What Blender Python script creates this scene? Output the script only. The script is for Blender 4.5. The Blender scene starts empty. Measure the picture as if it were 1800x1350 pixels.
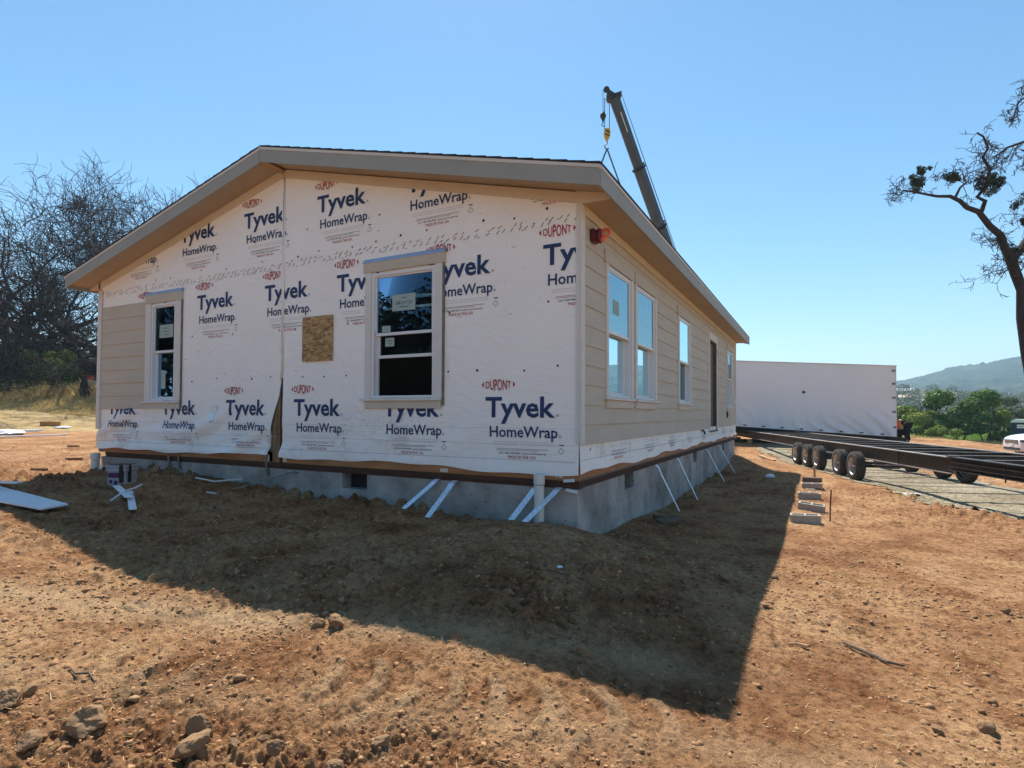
import bpy, bmesh, math, random
import numpy as np
from mathutils import Vector, Matrix, noise as mnoise
R=math.radians
random.seed(7); rs=np.random.RandomState(11)
scene=bpy.context.scene
COL=scene.collection
def lin(r,g,b):
    f=lambda c:(c/255/12.92) if c<=10 else ((c/255+.055)/1.055)**2.4
    return (f(r),f(g),f(b),1)
# ---------------------------------------------------------------- helpers
class MB:
    def __init__(s): s.v=[];s.f=[];s.m=[]
    def add(s,v,f,m=0):
        o=len(s.v); s.v+= [tuple(p) for p in v]; s.f+=[tuple(i+o for i in q) for q in f]
        s.m+= [m]*len(f) if isinstance(m,int) else list(m)
        return s
    def box(s,a,b,m=0):
        x0,y0,z0=a;x1,y1,z1=b
        v=[(x0,y0,z0),(x1,y0,z0),(x1,y1,z0),(x0,y1,z0),(x0,y0,z1),(x1,y0,z1),(x1,y1,z1),(x0,y1,z1)]
        return s.add(v,[(0,3,2,1),(4,5,6,7),(0,1,5,4),(1,2,6,5),(2,3,7,6),(3,0,4,7)],m)
    def obox(s,c,ax,ay,az,m=0):
        c=Vector(c);ax=Vector(ax);ay=Vector(ay);az=Vector(az)
        v=[c+i*ax+j*ay+k*az for k in(-1,1) for i,j in((-1,-1),(1,-1),(1,1),(-1,1))]
        return s.add(v,[(0,3,2,1),(4,5,6,7),(0,1,5,4),(1,2,6,5),(2,3,7,6),(3,0,4,7)],m)
    def beam(s,p,q,w,h,m=0,up=(0,0,1)):
        p=Vector(p);q=Vector(q);d=(q-p);l=d.length;d/=l
        r=d.cross(Vector(up))
        if r.length<1e-4: r=d.cross(Vector((1,0,0)))
        r.normalize();u=r.cross(d)
        return s.obox((p+q)/2,d*l/2,r*w/2,u*h/2,m)
    def tube(s,pts,rad,n=8,m=0,cap=True):
        pts=[Vector(p) for p in pts]
        if not hasattr(rad,'__len__'): rad=[rad]*len(pts)
        o=len(s.v);N=len(pts);ref=None
        for i,p in enumerate(pts):
            t=(pts[min(i+1,N-1)]-pts[max(i-1,0)]);t.normalize()
            if ref is None:
                ref=t.cross(Vector((0,0,1)))
                if ref.length<.1: ref=t.cross(Vector((1,0,0)))
            ref=(ref-t*ref.dot(t));ref.normalize();b=t.cross(ref)
            for k in range(n):
                a=2*math.pi*k/n; q=p+(ref*math.cos(a)+b*math.sin(a))*rad[i]; s.v.append((q.x,q.y,q.z))
        for i in range(N-1):
            for k in range(n):
                s.f.append((o+i*n+k,o+i*n+(k+1)%n,o+(i+1)*n+(k+1)%n,o+(i+1)*n+k)); s.m.append(m)
        if cap:
            s.f.append(tuple(o+k for k in range(n))[::-1]);s.m.append(m)
            s.f.append(tuple(o+(N-1)*n+k for k in range(n)));s.m.append(m)
        return s
    def lathe(s,prof,c=(0,0,0),axis='z',n=24,m=0):
        o=len(s.v)
        for (r,h) in prof:
            for k in range(n):
                a=2*math.pi*k/n; x,y=r*math.cos(a),r*math.sin(a)
                p={'z':(x,y,h),'y':(x,h,y),'x':(h,x,y)}[axis]
                s.v.append((p[0]+c[0],p[1]+c[1],p[2]+c[2]))
        for i in range(len(prof)-1):
            for k in range(n):
                s.f.append((o+i*n+k,o+i*n+(k+1)%n,o+(i+1)*n+(k+1)%n,o+(i+1)*n+k)); s.m.append(m)
        return s
    def prism(s,poly,d,m=0):
        # poly: list of 3D pts (planar), extruded by vector d
        n=len(poly);d=Vector(d);v=[Vector(p) for p in poly]+[Vector(p)+d for p in poly]
        f=[tuple(range(n))[::-1],tuple(range(n,2*n))]+[(i,(i+1)%n,(i+1)%n+n,i+n) for i in range(n)]
        return s.add(v,f,m)
    def xf(s,M):
        s.v=[tuple(M@Vector(p)) for p in s.v]; return s
def link(name,me,parent=None,loc=None,rz=0):
    o=bpy.data.objects.new(name,me);COL.objects.link(o)
    if parent is not None:o.parent=parent
    if loc is not None:o.location=loc
    if rz:o.rotation_euler.z=rz
    return o
def build(name,mb,mats,parent=None,smooth=False,loc=None,rz=0,bevel=0,cut=None,norm=True):
    me=bpy.data.meshes.new(name)
    me.from_pydata(mb.v,[],mb.f)
    if not isinstance(mats,(list,tuple)):mats=[mats]
    for m in mats:me.materials.append(m)
    me.polygons.foreach_set('material_index',mb.m)
    if norm or cut:
        bm=bmesh.new();bm.from_mesh(me)
        if cut:
            for co,no in cut:
                bmesh.ops.bisect_plane(bm,geom=bm.verts[:]+bm.edges[:]+bm.faces[:],plane_co=co,plane_no=no,clear_outer=True)
        if norm: bmesh.ops.recalc_face_normals(bm,faces=bm.faces[:])
        if bevel: 
            bmesh.ops.bevel(bm,geom=[e for e in bm.edges if e.calc_length()>bevel*3 and len(e.link_faces)==2 and e.calc_face_angle(0)>.5],offset=bevel,segments=1,affect='EDGES')
        bm.to_mesh(me);bm.free()
    if smooth: me.polygons.foreach_set('use_smooth',[True]*len(me.polygons))
    me.update()
    return link(name,me,parent,loc,rz)
def npmesh(name,v,f,mats,parent=None,smooth=False,midx=None,loc=None):
    """numpy verts (n,3), faces (m,k)"""
    me=bpy.data.meshes.new(name);k=f.shape[1]
    me.vertices.add(len(v));me.vertices.foreach_set('co',np.asarray(v,np.float32).ravel())
    me.loops.add(f.size);me.loops.foreach_set('vertex_index',f.astype(np.int32).ravel())
    me.polygons.add(len(f));me.polygons.foreach_set('loop_start',np.arange(0,f.size,k,dtype=np.int32))
    me.polygons.foreach_set('loop_total',np.full(len(f),k,np.int32))
    if smooth: me.polygons.foreach_set('use_smooth',np.ones(len(f),bool))
    if not isinstance(mats,(list,tuple)):mats=[mats]
    for m in mats:me.materials.append(m)
    if midx is not None: me.polygons.foreach_set('material_index',np.asarray(midx,np.int32))
    me.update(calc_edges=True)
    return link(name,me,parent,loc)
def thing(name,label,cat,loc=(0,0,0),rz=0,group=None):
    o=bpy.data.objects.new(name,None);COL.objects.link(o);o.location=loc;o.rotation_euler.z=rz
    o.empty_display_size=.2
    return tag(o,label,cat,group)
def tag(o,label,cat,group=None):
    o['label']=label;o['category']=cat
    if group:o['group']=group
    return o
def kind(o,k,label=None,cat=None):
    o['kind']=k
    if label:o['label']=label
    if cat:o['category']=cat
    return o
def copy_tree(o,parent=None):
    c=o.copy();COL.objects.link(c);c.parent=parent
    for ch in list(o.children):copy_tree(ch,c)
    return c
# ---------------------------------------------------------------- materials
def nodes(name):
    m=bpy.data.materials.new(name);m.use_nodes=True;nt=m.node_tree
    for n in list(nt.nodes):nt.nodes.remove(n)
    out=nt.nodes.new('ShaderNodeOutputMaterial')
    return m,nt,out
def N(nt,t,**k):
    n=nt.nodes.new(t)
    for a,b in k.items():
        if a in n.inputs.keys(): n.inputs[a].default_value=b
        else: setattr(n,a,b)
    return n
def ramp(nt,fac,stops):
    r=nt.nodes.new('ShaderNodeValToRGB');e=r.color_ramp.elements
    e[0].position,e[0].color=stops[0];e[1].position,e[1].color=stops[-1]
    for p,c in stops[1:-1]:
        x=e.new(p);x.color=c
    nt.links.new(fac,r.inputs[0]);return r.outputs[0]
def mul(c,k): return (min(c[0]*k,1),min(c[1]*k,1),min(c[2]*k,1),1)
def mat(name,col,rough=.8,var=.15,scale=3,bump=.2,bscale=40,metal=0,spec=.3,stretch=(1,1,1),col2=None,bdist=.01):
    m,nt,out=nodes(name);L=nt.links.new
    p=N(nt,'ShaderNodeBsdfPrincipled',Roughness=rough,Metallic=metal);p.inputs['Specular IOR Level'].default_value=spec
    tc=N(nt,'ShaderNodeTexCoord');mp=N(nt,'ShaderNodeMapping');mp.inputs['Scale'].default_value=stretch
    L(tc.outputs['Object'],mp.inputs[0])
    n1=N(nt,'ShaderNodeTexNoise',Scale=scale,Detail=6,Roughness=.6);L(mp.outputs[0],n1.inputs['Vector'])
    c=ramp(nt,n1.outputs['Fac'],[(.3,mul(col,1-var)),(.7,mul(col2 or col,1+var))])
    L(c,p.inputs['Base Color'])
    if bump:
        n2=N(nt,'ShaderNodeTexNoise',Scale=bscale,Detail=5);L(mp.outputs[0],n2.inputs['Vector'])
        b=N(nt,'ShaderNodeBump',Strength=bump,Distance=bdist);L(n2.outputs['Fac'],b.inputs['Height']);L(b.outputs[0],p.inputs['Normal'])
    L(p.outputs[0],out.inputs[0]);return m
def glassmat(name,tint=(.8,.93,.95,1),ior=1.9,refl=(.85,.95,1,1)):
    m,nt,out=nodes(name);L=nt.links.new
    g=N(nt,'ShaderNodeBsdfGlossy',Roughness=.005);g.inputs['Color'].default_value=refl
    t=N(nt,'ShaderNodeBsdfTransparent');t.inputs['Color'].default_value=tint
    f=N(nt,'ShaderNodeFresnel',IOR=ior);mx=N(nt,'ShaderNodeMixShader')
    n=N(nt,'ShaderNodeTexNoise',Scale=1.3,Detail=1);b=N(nt,'ShaderNodeBump',Strength=.05,Distance=.02)
    tc=N(nt,'ShaderNodeTexCoord');L(tc.outputs['Object'],n.inputs['Vector']);L(n.outputs['Fac'],b.inputs['Height'])
    L(b.outputs[0],g.inputs['Normal'])
    L(f.outputs[0],mx.inputs[0]);L(t.outputs[0],mx.inputs[1]);L(g.outputs[0],mx.inputs[2]);L(mx.outputs[0],out.inputs[0]);return m
M={}
def wrapmat():
    m,nt,out=nodes('house_wrap_white');L=nt.links.new
    p=N(nt,'ShaderNodeBsdfPrincipled',Roughness=.55);p.inputs['Specular IOR Level'].default_value=.25
    tc=N(nt,'ShaderNodeTexCoord')
    n1=N(nt,'ShaderNodeTexNoise',Scale=1.2,Detail=5);L(tc.outputs['Object'],n1.inputs['Vector'])
    c=ramp(nt,n1.outputs['Fac'],[(.3,(.92,.88,.84,1)),(.7,(.96,.93,.89,1))])
    # mud splashes low on the sheet
    sx=N(nt,'ShaderNodeSeparateXYZ');L(tc.outputs['Object'],sx.inputs[0])
    zr=N(nt,'ShaderNodeMapRange');zr.inputs[1].default_value=.95;zr.inputs[2].default_value=.35;L(sx.outputs['Z'],zr.inputs[0])
    n2=N(nt,'ShaderNodeTexNoise',Scale=1.1,Detail=9,Roughness=.75);L(tc.outputs['Object'],n2.inputs['Vector'])
    nr=N(nt,'ShaderNodeMapRange');nr.inputs[1].default_value=.55;nr.inputs[2].default_value=.72;L(n2.outputs['Fac'],nr.inputs[0])
    mm=N(nt,'ShaderNodeMath',operation='MULTIPLY');L(zr.outputs[0],mm.inputs[0]);L(nr.outputs[0],mm.inputs[1])
    m2=N(nt,'ShaderNodeMath',operation='MULTIPLY');L(mm.outputs[0],m2.inputs[0]);m2.inputs[1].default_value=.55
    mx=N(nt,'ShaderNodeMixRGB');L(m2.outputs[0],mx.inputs[0]);L(c,mx.inputs[1]);mx.inputs[2].default_value=(.36,.27,.2,1)
    L(mx.outputs[0],p.inputs['Base Color'])
    mp=N(nt,'ShaderNodeMapping');mp.inputs['Scale'].default_value=(1,1,2.2);L(tc.outputs['Object'],mp.inputs[0])
    n3=N(nt,'ShaderNodeTexNoise',Scale=2.6,Detail=5,Distortion=1.6);L(mp.outputs[0],n3.inputs['Vector'])
    b=N(nt,'ShaderNodeBump',Strength=.5,Distance=.035);L(n3.outputs['Fac'],b.inputs['Height']);L(b.outputs[0],p.inputs['Normal'])
    L(p.outputs[0],out.inputs[0]);return m
M['wrap']=wrapmat()
M['ink']=mat('navy_ink',(.022,.05,.14,1),.6,.1,4,0)
M['inkgrey']=mat('grey_ink',(.3,.29,.34,1),.6,.1,4,0)
M['inkblack']=mat('black_cap',(.012,.012,.015,1),.5,.1,4,0)
M['inkred']=mat('red_ink',(.42,.03,.035,1),.6,.1,4,0)
M['inkfaint']=mat('faint_print',(.62,.61,.66,1),.6,.02,4,0)
M['siding']=mat('greige_fibre_cement_siding',(.55,.485,.39,1),.75,.07,1.5,.25,60,stretch=(1,1,6),bdist=.004)
M['trim']=mat('primed_trim_boards',(.70,.67,.63,1),.7,.05,3,.15,60)
M['trimwarm']=mat('primed_apron_board',(.60,.53,.45,1),.7,.06,3,.15,60)
M['frieze']=mat('unpainted_frieze_board',(.66,.58,.47,1),.75,.05,2,.1,40)
M['fascia']=mat('grey_painted_fascia',(.33,.32,.28,1),.6,.06,2,.15,50)
M['drip']=mat('pale_drip_trim',(.62,.57,.5,1),.65,.05,2,.1,50)
M['soffit']=mat('tan_soffit_panel',(.40,.315,.225,1),.75,.07,1.5,.15,50)
M['shingle']=mat('dark_asphalt_shingles',(.045,.043,.045,1),.95,.3,8,.8,120)
M['vinyl']=mat('white_vinyl',(.74,.74,.75,1),.35,.03,3,0,spec=.5)
M['glass']=glassmat('side_window_glass',ior=7,refl=(.66,.90,.97,1));M['glassf']=glassmat('gable_window_glass',tint=(.55,.7,.72,1),ior=1.5,refl=(.26,.42,.62,1))
M['dark']=mat('room_darkening_tone',(.16,.15,.14,1),.9,.1,1,0)  # dark tone stands in for unlit rooms behind the glass
M['paper']=mat('pale_green_label_paper',(.34,.44,.41,1),.7,.05,8,0)
M['papertxt']=mat('label_text_ink',(.12,.16,.16,1),.7,.05,8,0)
M['rim']=mat('orange_rim_joist_lumber',(.42,.19,.08,1),.8,.25,2,.4,30,stretch=(1,1,14))
M['plate']=mat('dark_brown_treated_plate',(.085,.042,.028,1),.85,.3,2,.4,30,stretch=(1,1,14))
M['stud']=mat('weathered_stud_lumber',(.26,.165,.085,1),.85,.35,3,.5,20,stretch=(8,8,1))
M['galv']=mat('galvanised_steel',(.72,.78,.84,1),.45,.08,10,.1,80,metal=.75,spec=.5)
M['galvdark']=mat('dull_dirty_steel',(.22,.19,.16,1),.6,.3,12,.3,60,metal=.4)
M['flash']=mat('blue_film_flashing',(.30,.47,.74,1),.35,.1,5,0,metal=.3,spec=.5)
M['pvc']=mat('white_pvc',(.66,.66,.62,1),.4,.05,4,0,spec=.5)
M['blackp']=mat('black_plastic',(.02,.02,.022,1),.5,.1,5,0)
M['red']=mat('red_plastic_glossy',(.62,.05,.03,1),.4,.15,12,.3,30)
M['maroon']=mat('maroon_plastic',(.11,.01,.018,1),.45,.2,12,.3,30)
M['white']=mat('white_board',(.72,.74,.78,1),.55,.05,2,.1,30)
def osbmat():
    m,nt,out=nodes('oriented_strand_board');L=nt.links.new
    p=N(nt,'ShaderNodeBsdfPrincipled',Roughness=.8);tc=N(nt,'ShaderNodeTexCoord')
    mp=N(nt,'ShaderNodeMapping');mp.inputs['Rotation'].default_value=(0,.6,0);mp.inputs['Scale'].default_value=(14,14,34);L(tc.outputs['Object'],mp.inputs[0])
    v=N(nt,'ShaderNodeTexVoronoi',Scale=1.0);L(mp.outputs[0],v.inputs['Vector'])
    mp2=N(nt,'ShaderNodeMapping');mp2.inputs['Rotation'].default_value=(0,-.9,0);mp2.inputs['Scale'].default_value=(13,13,40);L(tc.outputs['Object'],mp2.inputs[0])
    v2=N(nt,'ShaderNodeTexVoronoi',Scale=1.0);L(mp2.outputs[0],v2.inputs['Vector'])
    sp=N(nt,'ShaderNodeSeparateColor');L(v.outputs['Color'],sp.inputs[0]);sp2=N(nt,'ShaderNodeSeparateColor');L(v2.outputs['Color'],sp2.inputs[0])
    a=N(nt,'ShaderNodeMath',operation='MULTIPLY');L(sp.outputs[0],a.inputs[0]);L(sp2.outputs[0],a.inputs[1])
    c=ramp(nt,a.outputs[0],[(.0,(.22,.12,.045,1)),(.15,(.38,.235,.095,1)),(.6,(.52,.35,.16,1))]);L(c,p.inputs['Base Color'])
    b=N(nt,'ShaderNodeBump',Strength=.5,Distance=.004);L(a.outputs[0],b.inputs['Height']);L(b.outputs[0],p.inputs['Normal'])
    L(p.outputs[0],out.inputs[0]);return m
M['osb']=osbmat()
def concretemat():
    m,nt,out=nodes('poured_concrete');L=nt.links.new
    p=N(nt,'ShaderNodeBsdfPrincipled',Roughness=.85);tc=N(nt,'ShaderNodeTexCoord')
    n1=N(nt,'ShaderNodeTexNoise',Scale=1.4,Detail=8,Roughness=.65);L(tc.outputs['Object'],n1.inputs['Vector'])
    c=ramp(nt,n1.outputs['Fac'],[(.3,(.15,.135,.12,1)),(.46,(.30,.275,.25,1)),(.56,(.38,.355,.33,1)),(.72,(.52,.49,.45,1))])
    v=N(nt,'ShaderNodeTexVoronoi',Scale=9);L(tc.outputs['Object'],v.inputs['Vector'])
    pk=N(nt,'ShaderNodeMapRange');pk.inputs[1].default_value=.07;pk.inputs[2].default_value=.13;L(v.outputs['Distance'],pk.inputs[0])
    mx=N(nt,'ShaderNodeMixRGB',blend_type='MULTIPLY');mx.inputs[0].default_value=1;L(c,mx.inputs[1])
    pc=ramp(nt,pk.outputs[0],[(0,(.35,.34,.33,1)),(1,(1,1,1,1))]);L(pc,mx.inputs[2]);L(mx.outputs[0],p.inputs['Base Color'])
    n2=N(nt,'ShaderNodeTexNoise',Scale=35,Detail=6);L(tc.outputs['Object'],n2.inputs['Vector'])
    ad=N(nt,'ShaderNodeMath',operation='ADD');L(n2.outputs['Fac'],ad.inputs[0]);L(pk.outputs[0],ad.inputs[1])
    b=N(nt,'ShaderNodeBump',Strength=.5,Distance=.006);L(ad.outputs[0],b.inputs['Height']);L(b.outputs[0],p.inputs['Normal'])
    L(p.outputs[0],out.inputs[0]);return m
M['conc']=concretemat()
M['block']=mat('pale_concrete_block',(.42,.37,.31,1),.9,.15,8,.5,60)
M['steelblk']=mat('black_chassis_steel',(.014,.012,.012,1),.5,.35,4,.3,20,spec=.4,col2=(.035,.026,.021,1))
M['steelbrn']=mat('rusty_brown_chassis_steel',(.02,.016,.014,1),.6,.3,5,.3,20)
M['steeledge']=mat('worn_flange_steel',(.30,.26,.23,1),.45,.3,6,.2,30,metal=.3)
M['tyre']=mat('dusty_tyre_rubber',(.06,.055,.05,1),.9,.25,8,.5,40)
M['rimw']=mat('pale_wheel_rim',(.55,.52,.48,1),.45,.2,8,0,metal=.3)
M['bark']=mat('grey_brown_bark',(.035,.027,.024,1),.95,.35,5,.8,20,stretch=(3,3,1))
M['barkr']=mat('dark_ridged_bark',(.05,.036,.032,1),.95,.35,4,1,12,stretch=(3,3,1),bdist=.03)
def leafmat(name,c1,c2,tr=.25):
    m,nt,out=nodes(name);L=nt.links.new
    g=N(nt,'ShaderNodeNewGeometry');c=ramp(nt,g.outputs['Random Per Island'],[(0,c1),(1,c2)])
    d=N(nt,'ShaderNodeBsdfDiffuse');t=N(nt,'ShaderNodeBsdfTranslucent');mx=N(nt,'ShaderNodeMixShader');mx.inputs[0].default_value=tr
    gl=N(nt,'ShaderNodeBsdfGlossy',Roughness=.45);m2=N(nt,'ShaderNodeMixShader');m2.inputs[0].default_value=.015
    L(c,d.inputs[0]);L(c,t.inputs[0]);L(d.outputs[0],mx.inputs[1]);L(t.outputs[0],mx.inputs[2]);L(mx.outputs[0],m2.inputs[1]);L(gl.outputs[0],m2.inputs[2]);L(m2.outputs[0],out.inputs[0]);return m
M['leafdk']=leafmat('deep_green_leaves',(.03,.075,.015,1),(.11,.20,.045,1),.35)
M['leafmd']=leafmat('mid_green_leaves',(.045,.10,.02,1),(.15,.24,.06,1))
M['leafyl']=leafmat('yellow_green_leaves',(.10,.16,.025,1),(.28,.32,.07,1))
M['leafgy']=leafmat('grey_green_leaves',(.07,.09,.05,1),(.18,.20,.12,1))
M['leafol']=leafmat('olive_scrub_leaves',(.05,.06,.03,1),(.12,.12,.06,1))
M['straw']=leafmat('dry_straw_blades',(.42,.30,.11,1),(.80,.62,.30,1),.4)
M['grass']=leafmat('bright_grass_blades',(.12,.22,.03,1),(.25,.36,.07,1),.3)
M['crane']=mat('dark_grey_boom_paint',(.05,.06,.08,1),.55,.3,3,.2,20,spec=.3)
M['yellow']=mat('safety_yellow_paint',(.55,.33,.03,1),.5,.2,8,.2,30)
M['wood']=mat('fresh_cut_lumber',(.42,.26,.13,1),.8,.2,3,.3,30,stretch=(1,1,6))
M['wooddk']=mat('weathered_plank_wood',(.14,.10,.07,1),.85,.3,3,.4,30)
M['matte']=mat('matte_dark_steel',(.03,.03,.033,1),.95,.2,5,0,spec=.05)
M['leafsh']=leafmat('shade_toned_oak_leaves',(.008,.014,.007,1),(.022,.034,.014,1),.1)  # shade put into the leaf colour so the trees reflect nearly black
M['cable']=mat('steel_cable',(.05,.055,.065,1),.5,.1,5,0,metal=.3)
M['carw']=mat('white_car_paint',(.72,.73,.75,1),.25,.02,2,0,spec=.6)
M['cardk']=mat('dark_car_trim',(.02,.021,.025,1),.35,.1,5,0,spec=.5)
M['carglass']=mat('tinted_car_glass',(.015,.02,.025,1),.08,.05,2,0,spec=.7)
M['chrome']=mat('bright_chrome',(.6,.62,.65,1),.2,.05,3,0,metal=.8)
M['navy']=mat('navy_plastic_panel',(.018,.03,.075,1),.5,.1,3,0)
M['skin']=mat('skin',(.42,.24,.16,1),.6,.08,8,0)
M['hivis']=mat('pale_hivis_fabric',(.55,.68,.42,1),.8,.1,12,.2,60)
M['darkcloth']=mat('black_work_cloth',(.012,.012,.018,1),.9,.2,12,.2,60)
M['orange']=mat('orange_red_shirt',(.72,.13,.06,1),.8,.1,12,.2,60)
M['hatdk']=mat('dark_cap_cloth',(.02,.02,.02,1),.8,.1,12,0)
M['boot']=mat('brown_boot_leather',(.09,.05,.03,1),.7,.1,12,0)
def rockmat(name,c1,c2):
    m,nt,out=nodes(name);L=nt.links.new
    p=N(nt,'ShaderNodeBsdfPrincipled',Roughness=.92);p.inputs['Specular IOR Level'].default_value=.15
    g=N(nt,'ShaderNodeNewGeometry');tc=N(nt,'ShaderNodeTexCoord')
    n=N(nt,'ShaderNodeTexNoise',Scale=9,Detail=6,Roughness=.65);L(tc.outputs['Object'],n.inputs['Vector'])
    ad=N(nt,'ShaderNodeMath',operation='ADD');L(n.outputs['Fac'],ad.inputs[0]);L(g.outputs['Random Per Island'],ad.inputs[1])
    hf=N(nt,'ShaderNodeMath',operation='MULTIPLY');L(ad.outputs[0],hf.inputs[0]);hf.inputs[1].default_value=.5
    L(ramp(nt,hf.outputs[0],[(.2,c1),(.8,c2)]),p.inputs['Base Color'])
    n2=N(nt,'ShaderNodeTexNoise',Scale=45,Detail=5);L(tc.outputs['Object'],n2.inputs['Vector'])
    b=N(nt,'ShaderNodeBump',Strength=.6,Distance=.008);L(n2.outputs['Fac'],b.inputs['Height']);L(b.outputs[0],p.inputs['Normal'])
    L(p.outputs[0],out.inputs[0]);return m
M['rock']=rockmat('dusty_tan_rock',(.22,.125,.062,1),(.50,.33,.19,1))
M['clod']=rockmat('dirt_clods_and_gravel',(.24,.12,.06,1),(.44,.26,.135,1))
# ---------------------------------------------------------------- camera
CAM=Vector((2.2318,-5.7247,.7703));yaw,pit,rol=0.4826,0.0243,0.0040
Rt=Vector((math.cos(yaw),math.sin(yaw),0));F=Vector((-math.sin(yaw)*math.cos(pit),math.cos(yaw)*math.cos(pit),math.sin(pit)));U=Rt.cross(F)
r_=Rt*math.cos(rol)+U*math.sin(rol);u_=-Rt*math.sin(rol)+U*math.cos(rol)
cd=bpy.data.cameras.new('camera');cam=bpy.data.objects.new('camera',cd);COL.objects.link(cam)
cam.matrix_world=Matrix(((r_.x,u_.x,-F.x,CAM.x),(r_.y,u_.y,-F.y,CAM.y),(r_.z,u_.z,-F.z,CAM.z),(0,0,0,1)))
cd.sensor_width=36;cd.lens=1002.24/1800*36
cd.shift_x=-(907.09-900)/1800;cd.shift_y=(702.02-675)/1800
cd.clip_start=.05;cd.clip_end=20000;scene.camera=cam
# ---------------------------------------------------------------- noise
def h2(ix,iy,s):
    n=(ix.astype(np.int64)*374761393+iy.astype(np.int64)*668265263+s*1442695041)&0xffffffff
    n=((n^(n>>13))*1274126177)&0xffffffff
    return ((n^(n>>16))&0xffffff)/float(0xffffff)
def vnoise(x,y,s=0):
    ix=np.floor(x);iy=np.floor(y);fx=x-ix;fy=y-iy;fx=fx*fx*(3-2*fx);fy=fy*fy*(3-2*fy)
    a=h2(ix,iy,s);b=h2(ix+1,iy,s);c=h2(ix,iy+1,s);d=h2(ix+1,iy+1,s)
    return (a*(1-fx)+b*fx)*(1-fy)+(c*(1-fx)+d*fx)*fy
def fbm(x,y,o=4,s=0,g=.5):
    t=0;a=1;w=0
    for i in range(o):
        t=t+a*vnoise(x*2**i+i*17.3,y*2**i-i*9.1,s+i);w+=a;a*=g
    return t/w
def bumps(x,y,cell,s,dens=.6):
    """rounded pebble bumps on a jittered grid; 0..1"""
    gx=np.floor(x/cell);gy=np.floor(y/cell);out=np.zeros_like(x)
    for i in(-1,0,1):
        for j in(-1,0,1):
            cx=gx+i;cy=gy+j
            px=(cx+h2(cx,cy,s))*cell;py=(cy+h2(cx,cy,s+1))*cell
            r=cell*(.18+.34*h2(cx,cy,s+2));on=h2(cx,cy,s+3)<dens
            asp=.6+.8*h2(cx,cy,s+4)
            d2=((x-px)*asp)**2+((y-py)/asp)**2
            hgt=np.where(on,np.sqrt(np.maximum(r*r-d2,0)),0)/cell
            out=np.maximum(out,hgt)
    return out
# ---------------------------------------------------------------- terrain
GP=np.array([(-9.2,0,-.31),(-8,0,-.25),(-7.2,0,-.22),(-6.4,0,-.27),(-5.4,0,-.31),(-3.8,0,-.38),(-3,0,-.39),(-2.2,0,-.43),(-1.5,0,-.48),(-.6,-.05,-.45),(-.12,-.1,-.43),(.1,.3,-.60),
 (.1,.9,-.70),(.1,2.3,-.74),(.1,3.8,-.80),(.1,6.8,-.80),(.1,10,-.79),(.1,12.4,-.66),(.1,13.4,-.53),
 (2.2,-5.7,-.79),(0,-4.6,-.76),(-2,-5,-.66),(1.83,-2.64,-.76),(1.35,-2.69,-.72),(.71,-2.76,-.68),(.06,-2.82,-.62),(-.88,-2.95,-.60),(-1.84,-3.07,-.56),(-2.65,-3.15,-.48),(-3.58,-3.05,-.42),(-4.15,-2.97,-.40),(-5.85,-2.73,-.34),(-6,-1.9,-.36),(-8,-1.5,-.33),
 (3,-2,-.80),(4.5,0,-.85),(1.9,-1,-.76),(2.1,3.6,-.84),(2.1,8,-.85),(1.8,11.3,-.87),(3,12,-.93),(2.2,14.4,-.93),(1.6,16.2,-.93),(5,8,-.93),(6,5,-.93),(6.2,11,-.93),(1,18,-.85),(-1,15.5,-.7),(8,3,-.95),
 (6.2,28,-.58),(3,26,-.6),(-3,26,-.6),(-10,26,-.55),(9.8,26.5,-1.04),(13,25,-1.05),(16.2,52.4,-1.9),(8,48,-1.0),(12,40,-1.1),(0,45,-.9),
 (-28,6,-.3),(-38,11,-.2),(-15,1,-.31),(-12,-3,-.36),(-14,-8,-.5),(-40,16,-.1),(-20,12,-.35),(6,-10,-.9),(-6,-10,-.7)],float)
_P=GP[:,:2];_d=np.sqrt(((_P[:,None]-_P[None])**2).sum(-1)+.3)
_A=np.zeros((len(GP)+1,len(GP)+1));_A[:-1,:-1]=_d+np.eye(len(GP))*.004;_A[-1,:-1]=1;_A[:-1,-1]=1
_W=np.linalg.solve(_A,np.append(GP[:,2],0))
def gbase(x,y):
    z=np.full_like(x,_W[-1])
    for (a,b),w in zip(_P,_W[:-1]): z=z+w*np.sqrt((x-a)**2+(y-b)**2+.3)
    D=np.hypot(x-CAM.x,y-CAM.y);k=np.clip((D-50)/60,0,1);k=k*k*(3-2*k)
    zf=-1.1+0*x
    return z*(1-k)+zf*k
def tread(x,y):
    # curved lug prints of a tractor tyre along a strip in the foreground
    ox,oy=-2.3,-3.95;dx,dy=.945,.327
    s=(x-ox)*dx+(y-oy)*dy;t=-(x-ox)*dy+(y-oy)*dx
    out=np.zeros_like(x)
    for off,sg in((-.2,1),(-.64,-1)):
        tt=t-off;kq=1 if off>-.3 else .5;w=kq*kq*np.clip(1-(tt/.19)**2,0,1)*(.5+fbm(x*6,y*6,2,93))
        ph=(s+sg*1.9*(tt+.02)**2+.12*sg*tt+(vnoise(x*1.3,y*1.3,91)-.5)*.16)/.25
        rid=np.clip(np.cos(2*np.pi*ph)*2.6-.6,-1,1)
        out+=w**.5*rid*np.clip((fbm(x*2.3,y*2.3,3,77)-.36)*4,0,1)
    e=np.clip(s/.4,0,1)*np.clip((4.4-s)/.6,0,1)
    return out*e
_LY=[1.5,4,6.3,7.9,10.1,12,14,16.5,24];_LX=[7.6,6.3,5.05,4.05,3.35,2.75,2.1,1.2,-1.5]
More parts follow.
